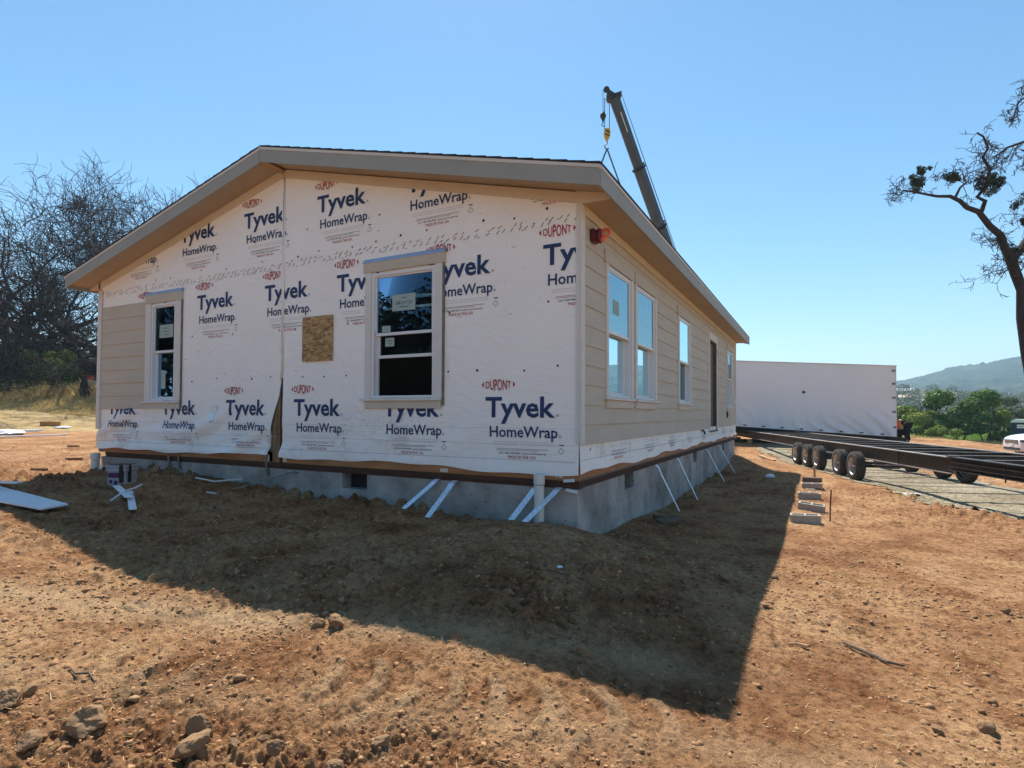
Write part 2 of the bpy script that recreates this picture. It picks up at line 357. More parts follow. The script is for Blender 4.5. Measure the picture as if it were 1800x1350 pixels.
def H(x,y,fine=True):
    x=np.asarray(x,float);y=np.asarray(y,float)
    z=gbase(x,y);D=np.hypot(x-CAM.x,y-CAM.y)
    near=np.clip(1.2-D/45,.0,1)
    z=z+(fbm(x*.5,y*.5,3,3)-.5)*.07*near
    if fine:
        rough=np.clip(fbm(x*.35,y*.35,3,50)*2.2-.55,.15,1.1)
        smooth=np.clip(1.5-np.abs(-(x+2.3)*.327+(y+3.95)*.945+.1)/.55,0,1)*np.clip((3.4-x)/.8,0,1)   # compacted wheel track
        rough=rough*(1-.72*smooth)
        lx=np.interp(y,_LY,_LX);pad=np.clip((x-lx)/.6,0,1)*np.clip((lx+4.2-x)/.6,0,1)*((y>1.5)&(y<24));rough=rough*(1-.85*pad)
        z=z+(fbm(x*2.6,y*2.6,4,9)-.5)*.12*rough*near
        z=z+(fbm(x*11,y*11,3,29,.6)-.5)*.065*rough*near
        jx=(fbm(x*14,y*14,2,210)-.5)*.05;jy=(fbm(x*14+9,y*14,2,211)-.5)*.05
        rg=1-np.abs(2*fbm(x*7+3,y*7,3,41)-1);z=z+(rg-.7)*.035*rough*near
        nf=np.clip(1.15-D/9,0,1);cr=fbm(x*24,y*24,2,55,.6);z=z+(np.clip(cr-.50,0,.3)*.05-np.clip(.40-cr,0,.3)*.10)*(.4+rough)*nf+bumps(x+jx*.3,y+jy*.3,.026,500,.55)*.014*(.5+rough)*nf
        mid=1+.9*np.clip((D-3.5)/3,0,1)
        z=z+bumps(x+jx,y+jy,.17,100,.4)*.10*rough*near*mid+bumps(x+jx,y+jy,.09,150,.35)*.07*rough*near*(mid-1)+bumps(x+jx,y+jy,.07,200,.5)*.042*rough*near
        z=z+bumps(x+.3+jx*.5,y+jy*.5,.033,300,.6)*.022*(rough*.85+.15)*np.clip(1.2-D/12,0,1)
        # ruts parallel to the house on the right
        z=z+np.sin((x*.93+y*.25)*7.5+fbm(x,y,2,70)*5)*.013*np.clip((x-2)/1.5,0,1)*np.clip((9-D)/3,0,1)
        z=z+tread(x,y)*.022
        # spoil mound strip against the far field on the right
        bank=np.exp(-((D-43)/2.0)**2)*(x>3);z=z+bank*.28*fbm(x*.6,y*.6,3,90)*1.3
    z=z+1.7*np.clip((D-38)/14,0,1)**1.3*(x<-12)*np.clip((110-D)/40,0,1)
    return z
def grid_ground():
    azc=math.atan2(F.x,F.y)
    fine=np.arange(-47,47.01,.08);left=np.arange(-180,-47,2.5);right=np.arange(49,180.1,2.5)
    az=np.radians(np.concatenate([left,fine,right]))+azc
    inv=np.linspace(1/1.55,1/60,700);d=np.concatenate([[.02,.6,1.1],1/inv,[66,75,88,105,130,170,230,320,450,700,1100,1800,3000,6000,12000]])
    A,Dd=np.meshgrid(az,d);x=CAM.x+np.sin(A)*Dd;y=CAM.y+np.cos(A)*Dd
    z=H(x,y)
    v=np.stack([x,y,z],-1).reshape(-1,3);nr,nc=A.shape
    i=np.arange((nr-1)*(nc-1));r=i//(nc-1);c=i%(nc-1);a=r*nc+c
    f=np.stack([a,a+nc,a+nc+1,a+1],1)
    return v,f
# ground material
def groundmat():
    m,nt,out=nodes('bare_reddish_soil');L=nt.links.new
    p=N(nt,'ShaderNodeBsdfPrincipled',Roughness=.95);p.inputs['Specular IOR Level'].default_value=.1
    tc=N(nt,'ShaderNodeTexCoord');O=tc.outputs['Object']
    n1=N(nt,'ShaderNodeTexNoise',Scale=.55,Detail=9,Roughness=.62);L(O,n1.inputs['Vector'])
    c1=ramp(nt,n1.outputs['Fac'],[(.30,(.34,.165,.075,1)),(.5,(.51,.285,.14,1)),(.68,(.64,.40,.21,1))])
    n2=N(nt,'ShaderNodeTexNoise',Scale=16,Detail=8,Roughness=.72);L(O,n2.inputs['Vector'])
    c2=ramp(nt,n2.outputs['Fac'],[(.34,(.36,.28,.24,1)),(.50,(.95,.93,.92,1)),(.72,(1.3,1.29,1.28,1))])  # dark end of this noise paints crevice shadow into the soil colour
    mx=N(nt,'ShaderNodeMixRGB',blend_type='MULTIPLY');mx.inputs[0].default_value=1;L(c2,mx.inputs[2])
    n5=N(nt,'ShaderNodeTexNoise',Scale=2.3,Detail=7,Roughness=.6);L(O,n5.inputs['Vector']);c5=ramp(nt,n5.outputs['Fac'],[(.36,(.72,.62,.57,1)),(.54,(1.06,1.06,1.06,1))]);mz=N(nt,'ShaderNodeMixRGB',blend_type='MULTIPLY');mz.inputs[0].default_value=1;L(c1,mz.inputs[1]);L(c5,mz.inputs[2]);L(mz.outputs[0],mx.inputs[1])
    at=N(nt,'ShaderNodeAttribute');at.attribute_name='grassy'
    n3=N(nt,'ShaderNodeTexNoise',Scale=.8,Detail=8,Roughness=.7);L(O,n3.inputs['Vector'])
    cg=ramp(nt,n3.outputs['Fac'],[(.3,(.24,.17,.07,1)),(.5,(.46,.32,.15,1)),(.7,(.58,.43,.23,1))])
    atp=N(nt,'ShaderNodeAttribute');atp.attribute_name='packed';mp_=N(nt,'ShaderNodeMixRGB');L(atp.outputs['Fac'],mp_.inputs[0]);L(mx.outputs[0],mp_.inputs[1]);mp_.inputs[2].default_value=(.68,.48,.28,1)
    mg=N(nt,'ShaderNodeMixRGB');L(at.outputs['Fac'],mg.inputs[0]);L(mp_.outputs[0],mg.inputs[1]);L(cg,mg.inputs[2])
    at2=N(nt,'ShaderNodeAttribute');at2.attribute_name='green'
    mg2=N(nt,'ShaderNodeMixRGB');L(at2.outputs['Fac'],mg2.inputs[0]);L(mg.outputs[0],mg2.inputs[1]);mg2.inputs[2].default_value=(.17,.27,.045,1)
    L(mg2.outputs[0],p.inputs['Base Color'])
    n4=N(nt,'ShaderNodeTexNoise',Scale=55,Detail=6,Roughness=.7);L(O,n4.inputs['Vector'])
    b=N(nt,'ShaderNodeBump',Strength=1.0,Distance=.02);n7=N(nt,'ShaderNodeTexNoise',Scale=14,Detail=7,Roughness=.75);L(O,n7.inputs['Vector']);b2=N(nt,'ShaderNodeBump',Strength=1.0,Distance=.085);L(n7.outputs['Fac'],b2.inputs['Height']);L(b2.outputs[0],b.inputs['Normal']);L(n4.outputs['Fac'],b.inputs['Height']);L(b.outputs[0],p.inputs['Normal'])
    L(p.outputs[0],out.inputs[0]);return m
M['ground']=groundmat()
v,f=grid_ground()
g=npmesh('ground',v,f,M['ground'],smooth=False);kind(g,'structure')
D=np.hypot(v[:,0]-CAM.x,v[:,1]-CAM.y);ex=fbm(v[:,0]*.25,v[:,1]*.25,4,61)
lside=(v[:,0]<-12)
edge=np.where(lside,36.0,43.0)+(ex-.5)*3
gr_=np.clip((D-edge)/1.5,0,1)
greenm=np.clip((D-49+(ex-.5)*6)/3,0,1)*(v[:,0]>0)*np.clip((110-D)/10,0,1)
px1=-(v[:,0]+2.3)*.327+(v[:,1]+3.95)*.945
pk=np.clip(tread(v[:,0],v[:,1]),0,1)*.45+np.clip(1-np.abs(px1-.35)/.28,0,1)*.6*np.clip((2.2-v[:,0])/.8,0,1)+np.clip(1-np.abs(px1+.42)/.22,0,1)*.3
pk=np.clip(pk*np.clip(fbm(v[:,0]*2.2,v[:,1]*2.2,3,640)*2.4-.5,0,1),0,1)*(D<9)
for nm,arr in(('grassy',gr_),('green',greenm),('packed',pk)):
    a=g.data.attributes.new(nm,'FLOAT','POINT');a.data.foreach_set('value',arr.astype(np.float32))
def hz(x,y,fine=True): return float(H(np.array([x]),np.array([y]),fine)[0])
# gravel pad under the trailer
def gravelmat():
    m,nt,out=nodes('grey_green_gravel');L=nt.links.new
    p=N(nt,'ShaderNodeBsdfPrincipled',Roughness=.9);p.inputs['Specular IOR Level'].default_value=.15
    tc=N(nt,'ShaderNodeTexCoord');O=tc.outputs['Object']
    v=N(nt,'ShaderNodeTexVoronoi',Scale=22);L(O,v.inputs['Vector']);sp=N(nt,'ShaderNodeSeparateColor');L(v.outputs['Color'],sp.inputs[0])
    c=ramp(nt,sp.outputs[0],[(0,(.13,.105,.075,1)),(.5,(.24,.205,.15,1)),(1,(.38,.33,.245,1))])
    n=N(nt,'ShaderNodeTexNoise',Scale=.7,Detail=6);L(O,n.inputs['Vector']);c2=ramp(nt,n.outputs['Fac'],[(.35,(.8,.74,.62,1)),(.65,(1.15,1.15,1.1,1))])
    mx=N(nt,'ShaderNodeMixRGB',blend_type='MULTIPLY');mx.inputs[0].default_value=1;L(c,mx.inputs[1]);L(c2,mx.inputs[2]);L(mx.outputs[0],p.inputs['Base Color'])
    b=N(nt,'ShaderNodeBump',Strength=.8,Distance=.02);L(v.outputs['Distance'],b.inputs['Height']);L(b.outputs[0],p.inputs['Normal'])
    L(p.outputs[0],out.inputs[0]);return m
M['gravel']=gravelmat()
gx,gy=np.meshgrid(np.arange(0,11.5,.07),np.arange(1.5,24,.07))
gzv=H(gx,gy)+.014
# pad edge line on the near side, ragged
line=np.interp(gy,[1.5,4,6.3,7.9,10.1,12,14,16.5,24],[7.6,6.3,5.05,4.05,3.35,2.75,2.1,1.2,-1.5])
keep=(gx>line+(fbm(gx*1.2,gy*1.2,5,33,.65)-.5)*1.3)&(gx<line+3.6+(fbm(gx*.8,gy*.8,4,34)-.5)*1.2+gy*0)
nr,nc=gx.shape;i=np.arange((nr-1)*(nc-1));r=i//(nc-1);c=i%(nc-1);a=r*nc+c
ff=np.stack([a,a+1,a+nc+1,a+nc],1);kk=keep.ravel();ff=ff[kk[ff].all(1)]
used,invx=np.unique(ff,return_inverse=True);vv=np.stack([gx,gy,gzv],-1).reshape(-1,3)[used]
kind(npmesh('gravel_pad',vv,invx.reshape(-1,4),M['gravel'],smooth=True),'structure')
# ---------------------------------------------------------------- sky, sun
w=bpy.data.worlds.new('World');scene.world=w;w.use_nodes=True;nt=w.node_tree
bg=nt.nodes['Background'];sk=nt.nodes.new('ShaderNodeTexSky');sk.sky_type='NISHITA';sk.sun_disc=False
sdir=Vector((-.3027,.4629,.8331)).normalized()
sk.sun_elevation=math.asin(sdir.z);sk.sun_rotation=math.atan2(sdir.x,sdir.y)
sk.altitude=100;sk.air_density=1.0;sk.dust_density=.15;sk.ozone_density=1.6
hs=nt.nodes.new('ShaderNodeHueSaturation');hs.inputs['Hue'].default_value=.488;hs.inputs['Saturation'].default_value=1.22;hs.inputs['Value'].default_value=1.0
nt.links.new(sk.outputs[0],hs.inputs['Color']);nt.links.new(hs.outputs[0],bg.inputs[0]);bg.inputs[1].default_value=.095
sl=bpy.data.lights.new('sun','SUN');sl.energy=5.0;sl.angle=R(.53);sl.color=(1,.95,.87)
so=bpy.data.objects.new('sun',sl);COL.objects.link(so);so.rotation_euler=(-sdir).to_track_quat('-Z','Y').to_euler();so.location=(-10,15,30)
vs=scene.view_settings;vs.view_transform='Standard';vs.look='None';vs.exposure=.80;vs.gamma=1
#HOUSE#
# ================================================================ HOUSE
W=9.40;Lh=13.52;XM=-4.58
def zr(x): return 4.471-.25*(x+4.6) if x>-4.6 else 4.471+.2412*(x+4.6)
house=thing('modular_house','single storey modular house with printed white wrap on its gable wall and greige lap siding','house',(0,0,0))
FR=lambda u,d,z:(u,-d,z)     # front plane map: u=x, d=outward
SD=lambda u,d,z:(d,u,z)      # side plane map: u=y
def mbox(mb,mp,u0,u1,d0,d1,z0,z1,m=0):
    P=[mp(u,d,z) for u,d,z in((u0,d0,z0),(u1,d0,z0),(u1,d1,z0),(u0,d1,z0),(u0,d0,z1),(u1,d0,z1),(u1,d1,z1),(u0,d1,z1))]
    return mb.add(P,[(0,3,2,1),(4,5,6,7),(0,1,5,4),(1,2,6,5),(2,3,7,6),(3,0,4,7)],m)
FWIN=[dict(u0=-7.80,u1=-7.12,z0=.955,z1=2.60,t0=-7.955,t1=-6.965,h0=-7.965,h1=-6.94,hz=(2.615,2.77),rail=1.785,kind='narrow'),
      dict(u0=-2.90,u1=-1.885,z0=.96,z1=2.59,t0=-3.0,t1=-1.775,h0=-3.035,h1=-1.735,hz=(2.605,2.745),rail=1.785,kind='open')]
SWIN=[dict(u0=.875,u1=1.84,z0=.975,z1=2.575,t0=.80,t1=1.945,h0=.735,h1=1.955,hz=(2.585,2.735),rail=1.775),
      dict(u0=2.13,u1=3.15,z0=.975,z1=2.575,t0=2.05,t1=3.25,h0=2.01,h1=3.25,hz=(2.585,2.74),rail=1.765),
      dict(u0=4.97,u1=5.98,z0=.975,z1=2.575,t0=4.88,t1=6.06,h0=4.79,h1=6.04,hz=(2.59,2.75),rail=1.755),
      dict(u0=11.55,u1=12.52,z0=.98,z1=2.60,t0=11.44,t1=12.64,h0=11.35,h1=12.66,hz=(2.62,2.78),rail=1.785)]
DOOR=dict(u0=8.44,u1=9.50,z0=.37,z1=2.56)
def rects(u0,u1,z0,z1,holes):
    us=sorted({u0,u1}|{h[k] for h in holes for k in('u0','u1') if u0<h[k]<u1});zs=sorted({z0,z1}|{h[k] for h in holes for k in('z0','z1') if z0<h[k]<z1})
    for a,b in zip(us,us[1:]):
        for c,d in zip(zs,zs[1:]):
            if any(h['u0']<=a+1e-6 and b-1e-6<=h['u1'] and h['z0']<=c+1e-6 and d-1e-6<=h['z1'] for h in holes): continue
            yield a,b,c,d
# structural walls (sheathing) with openings
mb=MB()
for a,b,c,d in rects(-W+.02,0-.16,.04,4.6,FWIN): mbox(mb,FR,a,b,-.14,-.012,c,d)
wf=build('wall',mb,M['stud'],house,cut=[((-4.6,0,4.471-.175),(.25,0,1)),((-4.6,0,4.471-.175),(-.2412,0,1))])
mb=MB()
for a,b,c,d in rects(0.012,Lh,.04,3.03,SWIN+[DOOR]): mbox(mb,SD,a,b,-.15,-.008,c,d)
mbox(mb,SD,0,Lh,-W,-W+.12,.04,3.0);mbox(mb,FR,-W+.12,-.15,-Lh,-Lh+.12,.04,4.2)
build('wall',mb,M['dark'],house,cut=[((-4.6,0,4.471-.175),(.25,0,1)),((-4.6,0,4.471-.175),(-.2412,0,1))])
mb=MB();mb.box((-W+.13,.15,.25),(-.16,Lh-.13,.33));build('floor_deck',mb,M['stud'],house)
mb=MB();mb.box((-W+.13,.15,2.92),(-.16,Lh-.13,2.95));mb.box((-4.62,.15,.33),(-4.5,Lh-.13,2.92));mb.box((-4.5,4.3,.33),(-.16,4.4,2.92));mb.box((-4.5,7.6,.33),(-.16,7.7,2.92));build('darkening_partition',mb,M['dark'],house)  # unseen ceiling and partitions added to keep the rooms dark
# ---- text stamps
def textmesh(s,bold=0.0,res=2):
    cu=bpy.data.curves.new('t','FONT');cu.body=s;cu.size=1;cu.offset=bold;cu.resolution_u=res
    ob=bpy.data.objects.new('t',cu);COL.objects.link(ob)
    bpy.context.view_layer.update()
    dg=bpy.context.evaluated_depsgraph_get();me=bpy.data.meshes.new_from_object(ob.evaluated_get(dg))
    if len(s)<9 and s!='®':
        bm=bmesh.new();bm.from_mesh(me)
        for _ in range(3):
            le=[e for e in bm.edges if e.calc_length()>.13]
            if le: bmesh.ops.subdivide_edges(bm,edges=le,cuts=1);bmesh.ops.triangulate(bm,faces=bm.faces[:])
        bm.to_mesh(me);bm.free()
    v=np.array([p.co[:2] for p in me.vertices]);fc=[tuple(p.vertices) for p in me.polygons]
    bpy.data.objects.remove(ob);bpy.data.meshes.remove(me);bpy.data.curves.remove(cu)
    return v,fc
TX={}
def stamp(mb,mp,disp,s,u0,z0,width,capz,m,bold=0,key=None,lens=0,off=.006,caph=None):
    k=(s,bold)
    if k not in TX:
        v,fc=textmesh(s,bold);x0=v[:,0].min();x1=v[:,0].max()
        TX[k]=((v[:,0]-x0)/(x1-x0),v[:,1],fc)
    X,Y,fc=TX[k]
    cap=.72
    uu=u0+X*width;zz=z0+Y/cap*capz
    if lens:
        t=(X-.5)*2;sc=1-lens*t*t;zz=z0+capz/2+(Y/cap-.5)*capz*sc
    mb.add([mp(u,disp(u,z)+off,z) for u,z in zip(uu,zz)],fc,m)
def quadstrip(mb,mp,disp,u0,u1,z0,z1,m,off=.005,n=1):
    for i in range(n):
        a=u0+(u1-u0)*i/n;b=u0+(u1-u0)*(i+1)/n
        P=[mp(u,disp(u,z)+off,z) for u,z in((a,z0),(b,z0),(b,z1),(a,z1))];mb.add(P,[(0,1,2,3)],m)
def dot(mb,mp,disp,u,z,r,m,off=.005,n=8):
    P=[mp(u+r*math.cos(2*math.pi*k/n),disp(u,z)+off,z+r*math.sin(2*math.pi*k/n)) for k in range(n)]
    mb.add(P,[tuple(range(n))],m)
def tick(mb,mp,disp,u,z,l,w,a,m,off=.004):
    ca,sa=math.cos(a),math.sin(a)
    P=[mp(u+i*l*ca-j*w*sa,disp(u,z)+off,z+i*l*sa+j*w*ca) for i,j in((-.5,-.5),(.5,-.5),(.5,.5),(-.5,.5))];mb.add(P,[(0,1,2,3)],m)
def logo(mb,mp,disp,u,zt,clipu=None,low=False,small_only=False,nosmall=False):
    """one print: u = left of the T, zt = top of the T"""
    if not small_only:
        stamp(mb,mp,disp,'DUPONT',u,zt+.07,.335,.135,4,.012,lens=.5)
        for s,x in((-1,u-.055),(1,u+.39)):
            a=[(x,zt+.1375),(x-s*.03,zt+.1375+.034),(x-s*.03,zt+.1375-.034)];mb.add([mp(p,disp(p,q)+.0035,q) for p,q in a],[(0,1,2)],4)
        stamp(mb,mp,disp,'Tyvek',u,zt-.232,.885,.232,1,.024)
        stamp(mb,mp,disp,'HomeWrap',u+.06,zt-.462,.855,.128,1,.014)
        for q,w,z in(('®',.03,zt-.232),('®',.026,zt-.462)):
            stamp(mb,mp,disp,q,u+.9+(.03 if w<.03 else 0),z,w,.03,2,0)
    if nosmall:return
    zb=zt-.515
    for k in(0,.028): 
        quadstrip(mb,mp,disp,u+.1,u+.43,zb-k-.006,zb-k,5);quadstrip(mb,mp,disp,u+.46,u+.86,zb-k-.006,zb-k,5)
    quadstrip(mb,mp,disp,u+.15,u+.80,zb-.078-.006,zb-.078,3);quadstrip(mb,mp,disp,u+.15,u+.68,zb-.095-.005,zb-.095,3)
    stamp(mb,mp,disp,'Call 1-800-448-9835  tyvek.com/homewrap',u+.18,zb-.137,.60,.02,2,.006)
    stamp(mb,mp,disp,'MADE IN THE USA',u+.30,zb-.19,.35,.036,4,.0)
    quadstrip(mb,mp,disp,u+.93,u+.985,zb-.03,zb-.018,2)
    for a,b in(((.92,-.095),(.955,-.05)),((.955,-.05),(.99,-.095)),((.99,-.095),(.955,-.12)),((.955,-.12),(.92,-.095))):
        uu=(a[0]+b[0])/2+u;zz=(a[1]+b[1])/2+zb;tick(mb,mp,disp,uu,zz,math.hypot(b[0]-a[0],b[1]-a[1]),.006,math.atan2(b[1]-a[1],b[0]-a[0]),3)
WM=[M['wrap'],M['ink'],M['inkblack'],M['inkgrey'],M['inkred'],M['inkfaint']]
def cut_holes(o):
    bm=bmesh.new();bm.from_mesh(o.data)
    for h in FWIN:
        for co,no in(((h['u0'],0,0),(1,0,0)),((h['u1'],0,0),(1,0,0)),((0,0,h['z0']),(0,0,1)),((0,0,h['z1']),(0,0,1))):
            bmesh.ops.bisect_plane(bm,geom=[g_ for g_ in bm.verts[:]+bm.edges[:]+bm.faces[:]],plane_co=co,plane_no=no,dist=1e-6)
        kill=[f_ for f_ in bm.faces if h['u0']<f_.calc_center_median().x<h['u1'] and h['z0']<f_.calc_center_median().z<h['z1']]
        bmesh.ops.delete(bm,geom=kill,context='FACES')
    bm.to_mesh(o.data);bm.free();return o
def sstep(a,b,x):
    t=min(max((x-a)/(b-a),0),1);return t*t*(3-2*t)
def dispF(u,z):
    # wrinkles: calm high up, slack and rippled low on the left-hand sheet
    low=sstep(1.1,.35,z);lft=sstep(-4.2,-4.8,u)
    d=.003+.002*math.sin(u*3.1+1)*math.sin(z*2.3)
    ph=z*9-u*3.2+math.sin(u*1.7)*1.5
    d+=low*(.005+.022*lft)*(math.sin(ph)+.5*math.sin(ph*1.9+u*2+1))
    d+=low*lft*.012*(1+math.sin(u*5.1+z*2))
    flare=sstep(.3,.12,z);d+=flare*(.012+.01*math.sin(u*4)+.02*lft)
    if z>2.94:d+=.005
    return max(d,.001)
def slit(z):   # left sheet's right-hand edge: peels back below 1.26 m
    return float(np.interp(z,[.1,.21,.41,.72,1.0,1.26,5],[-4.825,-4.82,-4.79,-4.725,-4.635,-4.592,-4.592]))
def wrapgrid(mb,x0,x1,left):
    us=set(np.round(np.arange(x0,x1,.045),4))|{x0,x1};zs=set(np.round(np.arange(.12,1.2,.03),4))|set(np.round(np.arange(1.2,4.5,.09),4))|{2.935,2.945}
    for h in FWIN:
        for k in('u0','u1'):
            if x0<h[k]<x1: us.add(h[k])
        zs|={h['z0'],h['z1']}
    us=sorted(us);zs=sorted(zs);us=[u for i,u in enumerate(us) if i==0 or u-us[i-1]>.004]
    idx={}
    for i,u in enumerate(us):
        for j,z in enumerate(zs):
            uu,zz=u,z
            if j==0: zz=.13+.016*math.sin(u*2.1+.5)+.010*math.sin(u*6.3)+(-.03*math.exp(-((u+.3)/1.2)**2) if not left else -.02*sstep(-4.9,-9,u)+.02*sstep(-5.8,-4.8,u))
            if left and i>=len(us)-6:
                e=slit(zz);k=(i-(len(us)-6))/5;b0=us[-6];uu=b0+(e-b0)*k if e>b0 else b0-.0001*(len(us)-i)+(e-b0)*k
            fl=0
            if left and i==len(us)-1 and zz<1.2: fl=.03*(1.2-zz)
            idx[i,j]=len(mb.v);mb.v.append(FR(uu,dispF(uu,zz)+fl,zz))
    for i in range(len(us)-1):
        for j in range(len(zs)-1):
            cu=(us[i]+us[i+1])/2;cz=(zs[j]+zs[j+1])/2
            if any(h['u0']<cu<h['u1'] and h['z0']<cz<h['z1'] for h in FWIN): continue
            mb.f.append((idx[i,j],idx[i+1,j],idx[i+1,j+1],idx[i,j+1]));mb.m.append(0)
def ztop(u): return zr(u)-.17
for left in(True,False):
    mb=MB()
    x0,x1=(-W+.01,-4.592) if left else (-4.565,-.002)
    wrapgrid(mb,x0,x1,left)
    A=[-9.09,-7.46,-5.81] if left else [-4.33,-2.70,-1.165]
    Bq=[-8.17,-6.57,-4.97] if left else [-4.97,-3.53,-1.99,-.43]
    Cq=[-8.62,-7.03,-5.45] if left else [-5.45,-3.91,-2.34,-.74]
    for u in A: logo(mb,FR,dispF,u,.962)
    for u in Bq: logo(mb,FR,dispF,u,2.645)
    for u in Cq: logo(mb,FR,dispF,u,3.79)
    rr=random.Random(5 if left else 6)
    # staple/perforation ticks along the sheet overlap
    u=x0+.05
    while u<x1-.03:
        sag=.01*math.sin(u*1.3)
        for dz in(0.0,.055):
            if rr.random()<.8: tick(mb,FR,dispF,u+rr.uniform(-.02,.02)+dz,2.935-dz+sag+rr.uniform(-.006,.006),.055,.008,R(40+rr.uniform(-15,20)),2)
            if rr.random()<.35: tick(mb,FR,dispF,u+.05+dz,2.91-dz+sag,.035,.009,R(5),3)
        u+=.098
    # faint overlap line, horizontal folds and cap nails
    for z,mm in((.245,3),(.60,5),(.42,5)):
        u=x0+.02
        while u<x1-.1: quadstrip(mb,FR,dispF,u,min(u+.1,x1-.01),z-.002,z+.002,mm);u+=.1
    for z in(3.02,1.27,1.98,3.35):
        u=x0+.2+rr.random()*.3
        while u<x1-.05:
            if z<3 or u>-8: dot(mb,FR,dispF,u,z+rr.uniform(-.03,.03),.013 if rr.random()<.75 else .017,2)
            u+=rr.choice([.41,.41,.62,.82])*(1 if z in(3.02,1.27) else 1.6)
    for _ in range(45): dot(mb,FR,dispF,rr.uniform(x0,x1),rr.uniform(.3,4),.005,3)
    for _ in range(14): tick(mb,FR,dispF,rr.uniform(x0,x1),rr.uniform(1.3,3.9),.05,.006,R(rr.uniform(-10,10)),3)
    if not left:
        for _ in range(420):   # scuffs between the lower prints
            a=rr.gauss(-2.9,.5);b=rr.gauss(.62,.14)
            if b<.85 and a>-4.4: tick(mb,FR,dispF,a,b,rr.uniform(.01,.035),.0022,R(rr.gauss(-25,25)),3)
    n=[((-4.6,0,4.471-.17),(.25,0,1)),((-4.6,0,4.471-.17),(-.2412,0,1)),((x0+.002,0,0),(-1,0,0)),((x1+(-.002 if not left else 0),0,0),(1,0,0))]
    cut_holes(build('wall_wrap',mb,WM,house,cut=n,norm=False))
# patchy ghost print right of the corner logo is part of the same sheet: skipped; side strip of wrap
def dispS(u,z): return .004+.003*math.sin(u*2.2+z*9)+.006*sstep(.25,.1,z)*(1+math.sin(u*3.1))
mb=MB();us=np.arange(0.0,Lh+.01,.13)
for i in range(len(us)-1):
    for j in range(5):
        q=[]
        for a,b in((0,0),(1,0),(1,1),(0,1)):
            u=min(us[i+a],Lh);z=.10+(.46-.10)*(j+b)/5
            if j+b==0:z=.115+.02*math.sin(u*1.9)+.012*math.sin(u*5.3)
            q.append(SD(u,dispS(u,z),z))
        mb.add(q,[(0,1,2,3)],0)
for u in(.9,2.45,4.0,5.6,7.2,10.4,12.0): logo(mb,SD,dispS,u,.905,small_only=True)
u=.02
while u<Lh-.1: quadstrip(mb,SD,dispS,u,u+.1,.262,.266,3);u+=.1
for u in(.33,3.0,5.1,7.8): dot(mb,SD,dispS,u,.37,.014,2)
build('wall_wrap',mb,WM,house,norm=False)
# marriage-line batten of folded wrap
mb=MB();zz=np.arange(1.24,4.3,.15)
pts=[(-4.597+.006*math.sin(z*3),-.016-.004*math.sin(z*7),z) for z in zz]
mb.tube(pts,[.012+.004*math.sin(z*5) for z in zz],6);mb.box((-4.585,-.014,1.26),(-4.555,-.008,4.29))
build('seam_fold',mb,M['wrap'],house,smooth=True)
mb=MB();rr=random.Random(2)
for z in np.arange(1.4,4.2,.12):
    if rr.random()<.6: mb=MB();q=rr.uniform(0,.03);mb.box((-4.61+q,-.031,z),(-4.60+q,-.029,z+.012));build('cap_nail',mb,M['inkblack'],house)
# timber seen where the sheet peels back
mb=MB();mb.box((-4.90,.002,.05),(-4.76,.012,1.15));mb.box((-4.755,.0,.05),(-4.675,.012,1.15));mb.box((-4.67,.003,.05),(-4.62,.012,1.2))
build('wall_stud',mb,M['stud'],house,bevel=.004)
mb=MB();mb.box((-4.618,.0,-.02),(-4.567,.012,1.27));build('marriage_gap',mb,M['plate'],house)
# rim joist and plates
mb=MB();xs=[-W,-7.1,-4.63];
for a,b in zip(xs,xs[1:]): mbox(mb,FR,a,b-.003,-.03,-.002,.045,.20)
for a,b in((-4.565,-2.2),(-2.2,0)): mbox(mb,FR,a,b-.003,-.03,-.002,.045,.20)
mbox(mb,SD,0.031,3.7,-.03,-.001,.06,.20);mbox(mb,SD,3.703,8.6,-.03,-.001,.06,.20);mbox(mb,SD,8.603,Lh,-.03,-.001,.06,.20)
build('rim_joist',mb,M['rim'],house,bevel=.003)
mb=MB()
for x0,x1 in((-9.2,-6.3),(-6.29,-4.63),(-4.565,-1.9),(-1.89,-.005)): mbox(mb,FR,x0,x1,-.10,-.012,-.012,.043)
mbox(mb,FR,-9.2,-.006,-.12,-.022,-.045,-.013)
mbox(mb,SD,.022,6,-.10,-.012,.004,.058);mbox(mb,SD,6.01,Lh,-.10,-.012,.004,.058);mbox(mb,SD,.028,Lh,-.12,-.022,-.04,.003)
build('sill_plate',mb,M['plate'],house,bevel=.003)
# foundation with vents
FV=[dict(u0=-3.43,u1=-2.99,z0=-.25,z1=-.045)];SV=[dict(u0=1.75,u1=2.18,z0=-.25,z1=-.04),dict(u0=6.62,u1=7.04,z0=-.25,z1=-.04),dict(u0=10.85,u1=11.3,z0=-.25,z1=-.04)]
mb=MB()
for a,b,c,d in rects(-W+.04,-.035,-1.5,-.046,FV): mbox(mb,FR,a,b,-.24,-.03,c,d)
for a,b,c,d in rects(.24,Lh,-1.5,-.041,SV): mbox(mb,SD,a,b,-.24,-.035,c,d)
mbox(mb,FR,-W+.04,-.033,-.02,-.027,-1.5,-.385)            # projecting footing pour, front
mbox(mb,SD,.026,Lh,-.034,-.030,-1.5,-.375)
for u in(-8.1,-6.75,-5.4,-2.45,-1.3): mbox(mb,FR,u,u+.012,-.03,-.0275,-.384,-.05)
for u in(1.5,4.6,6.2,8.4,9.9,12.1): mbox(mb,SD,u,u+.014,-.035,-.0315,-.374,-.05)
mb.box((-W+.04,.24,-1.5),(-W+.24,Lh,-.05));mb.box((-W+.24,Lh-.2,-1.5),(-.24,Lh,-.05))
foundation=build('foundation',mb,M['conc'],house)
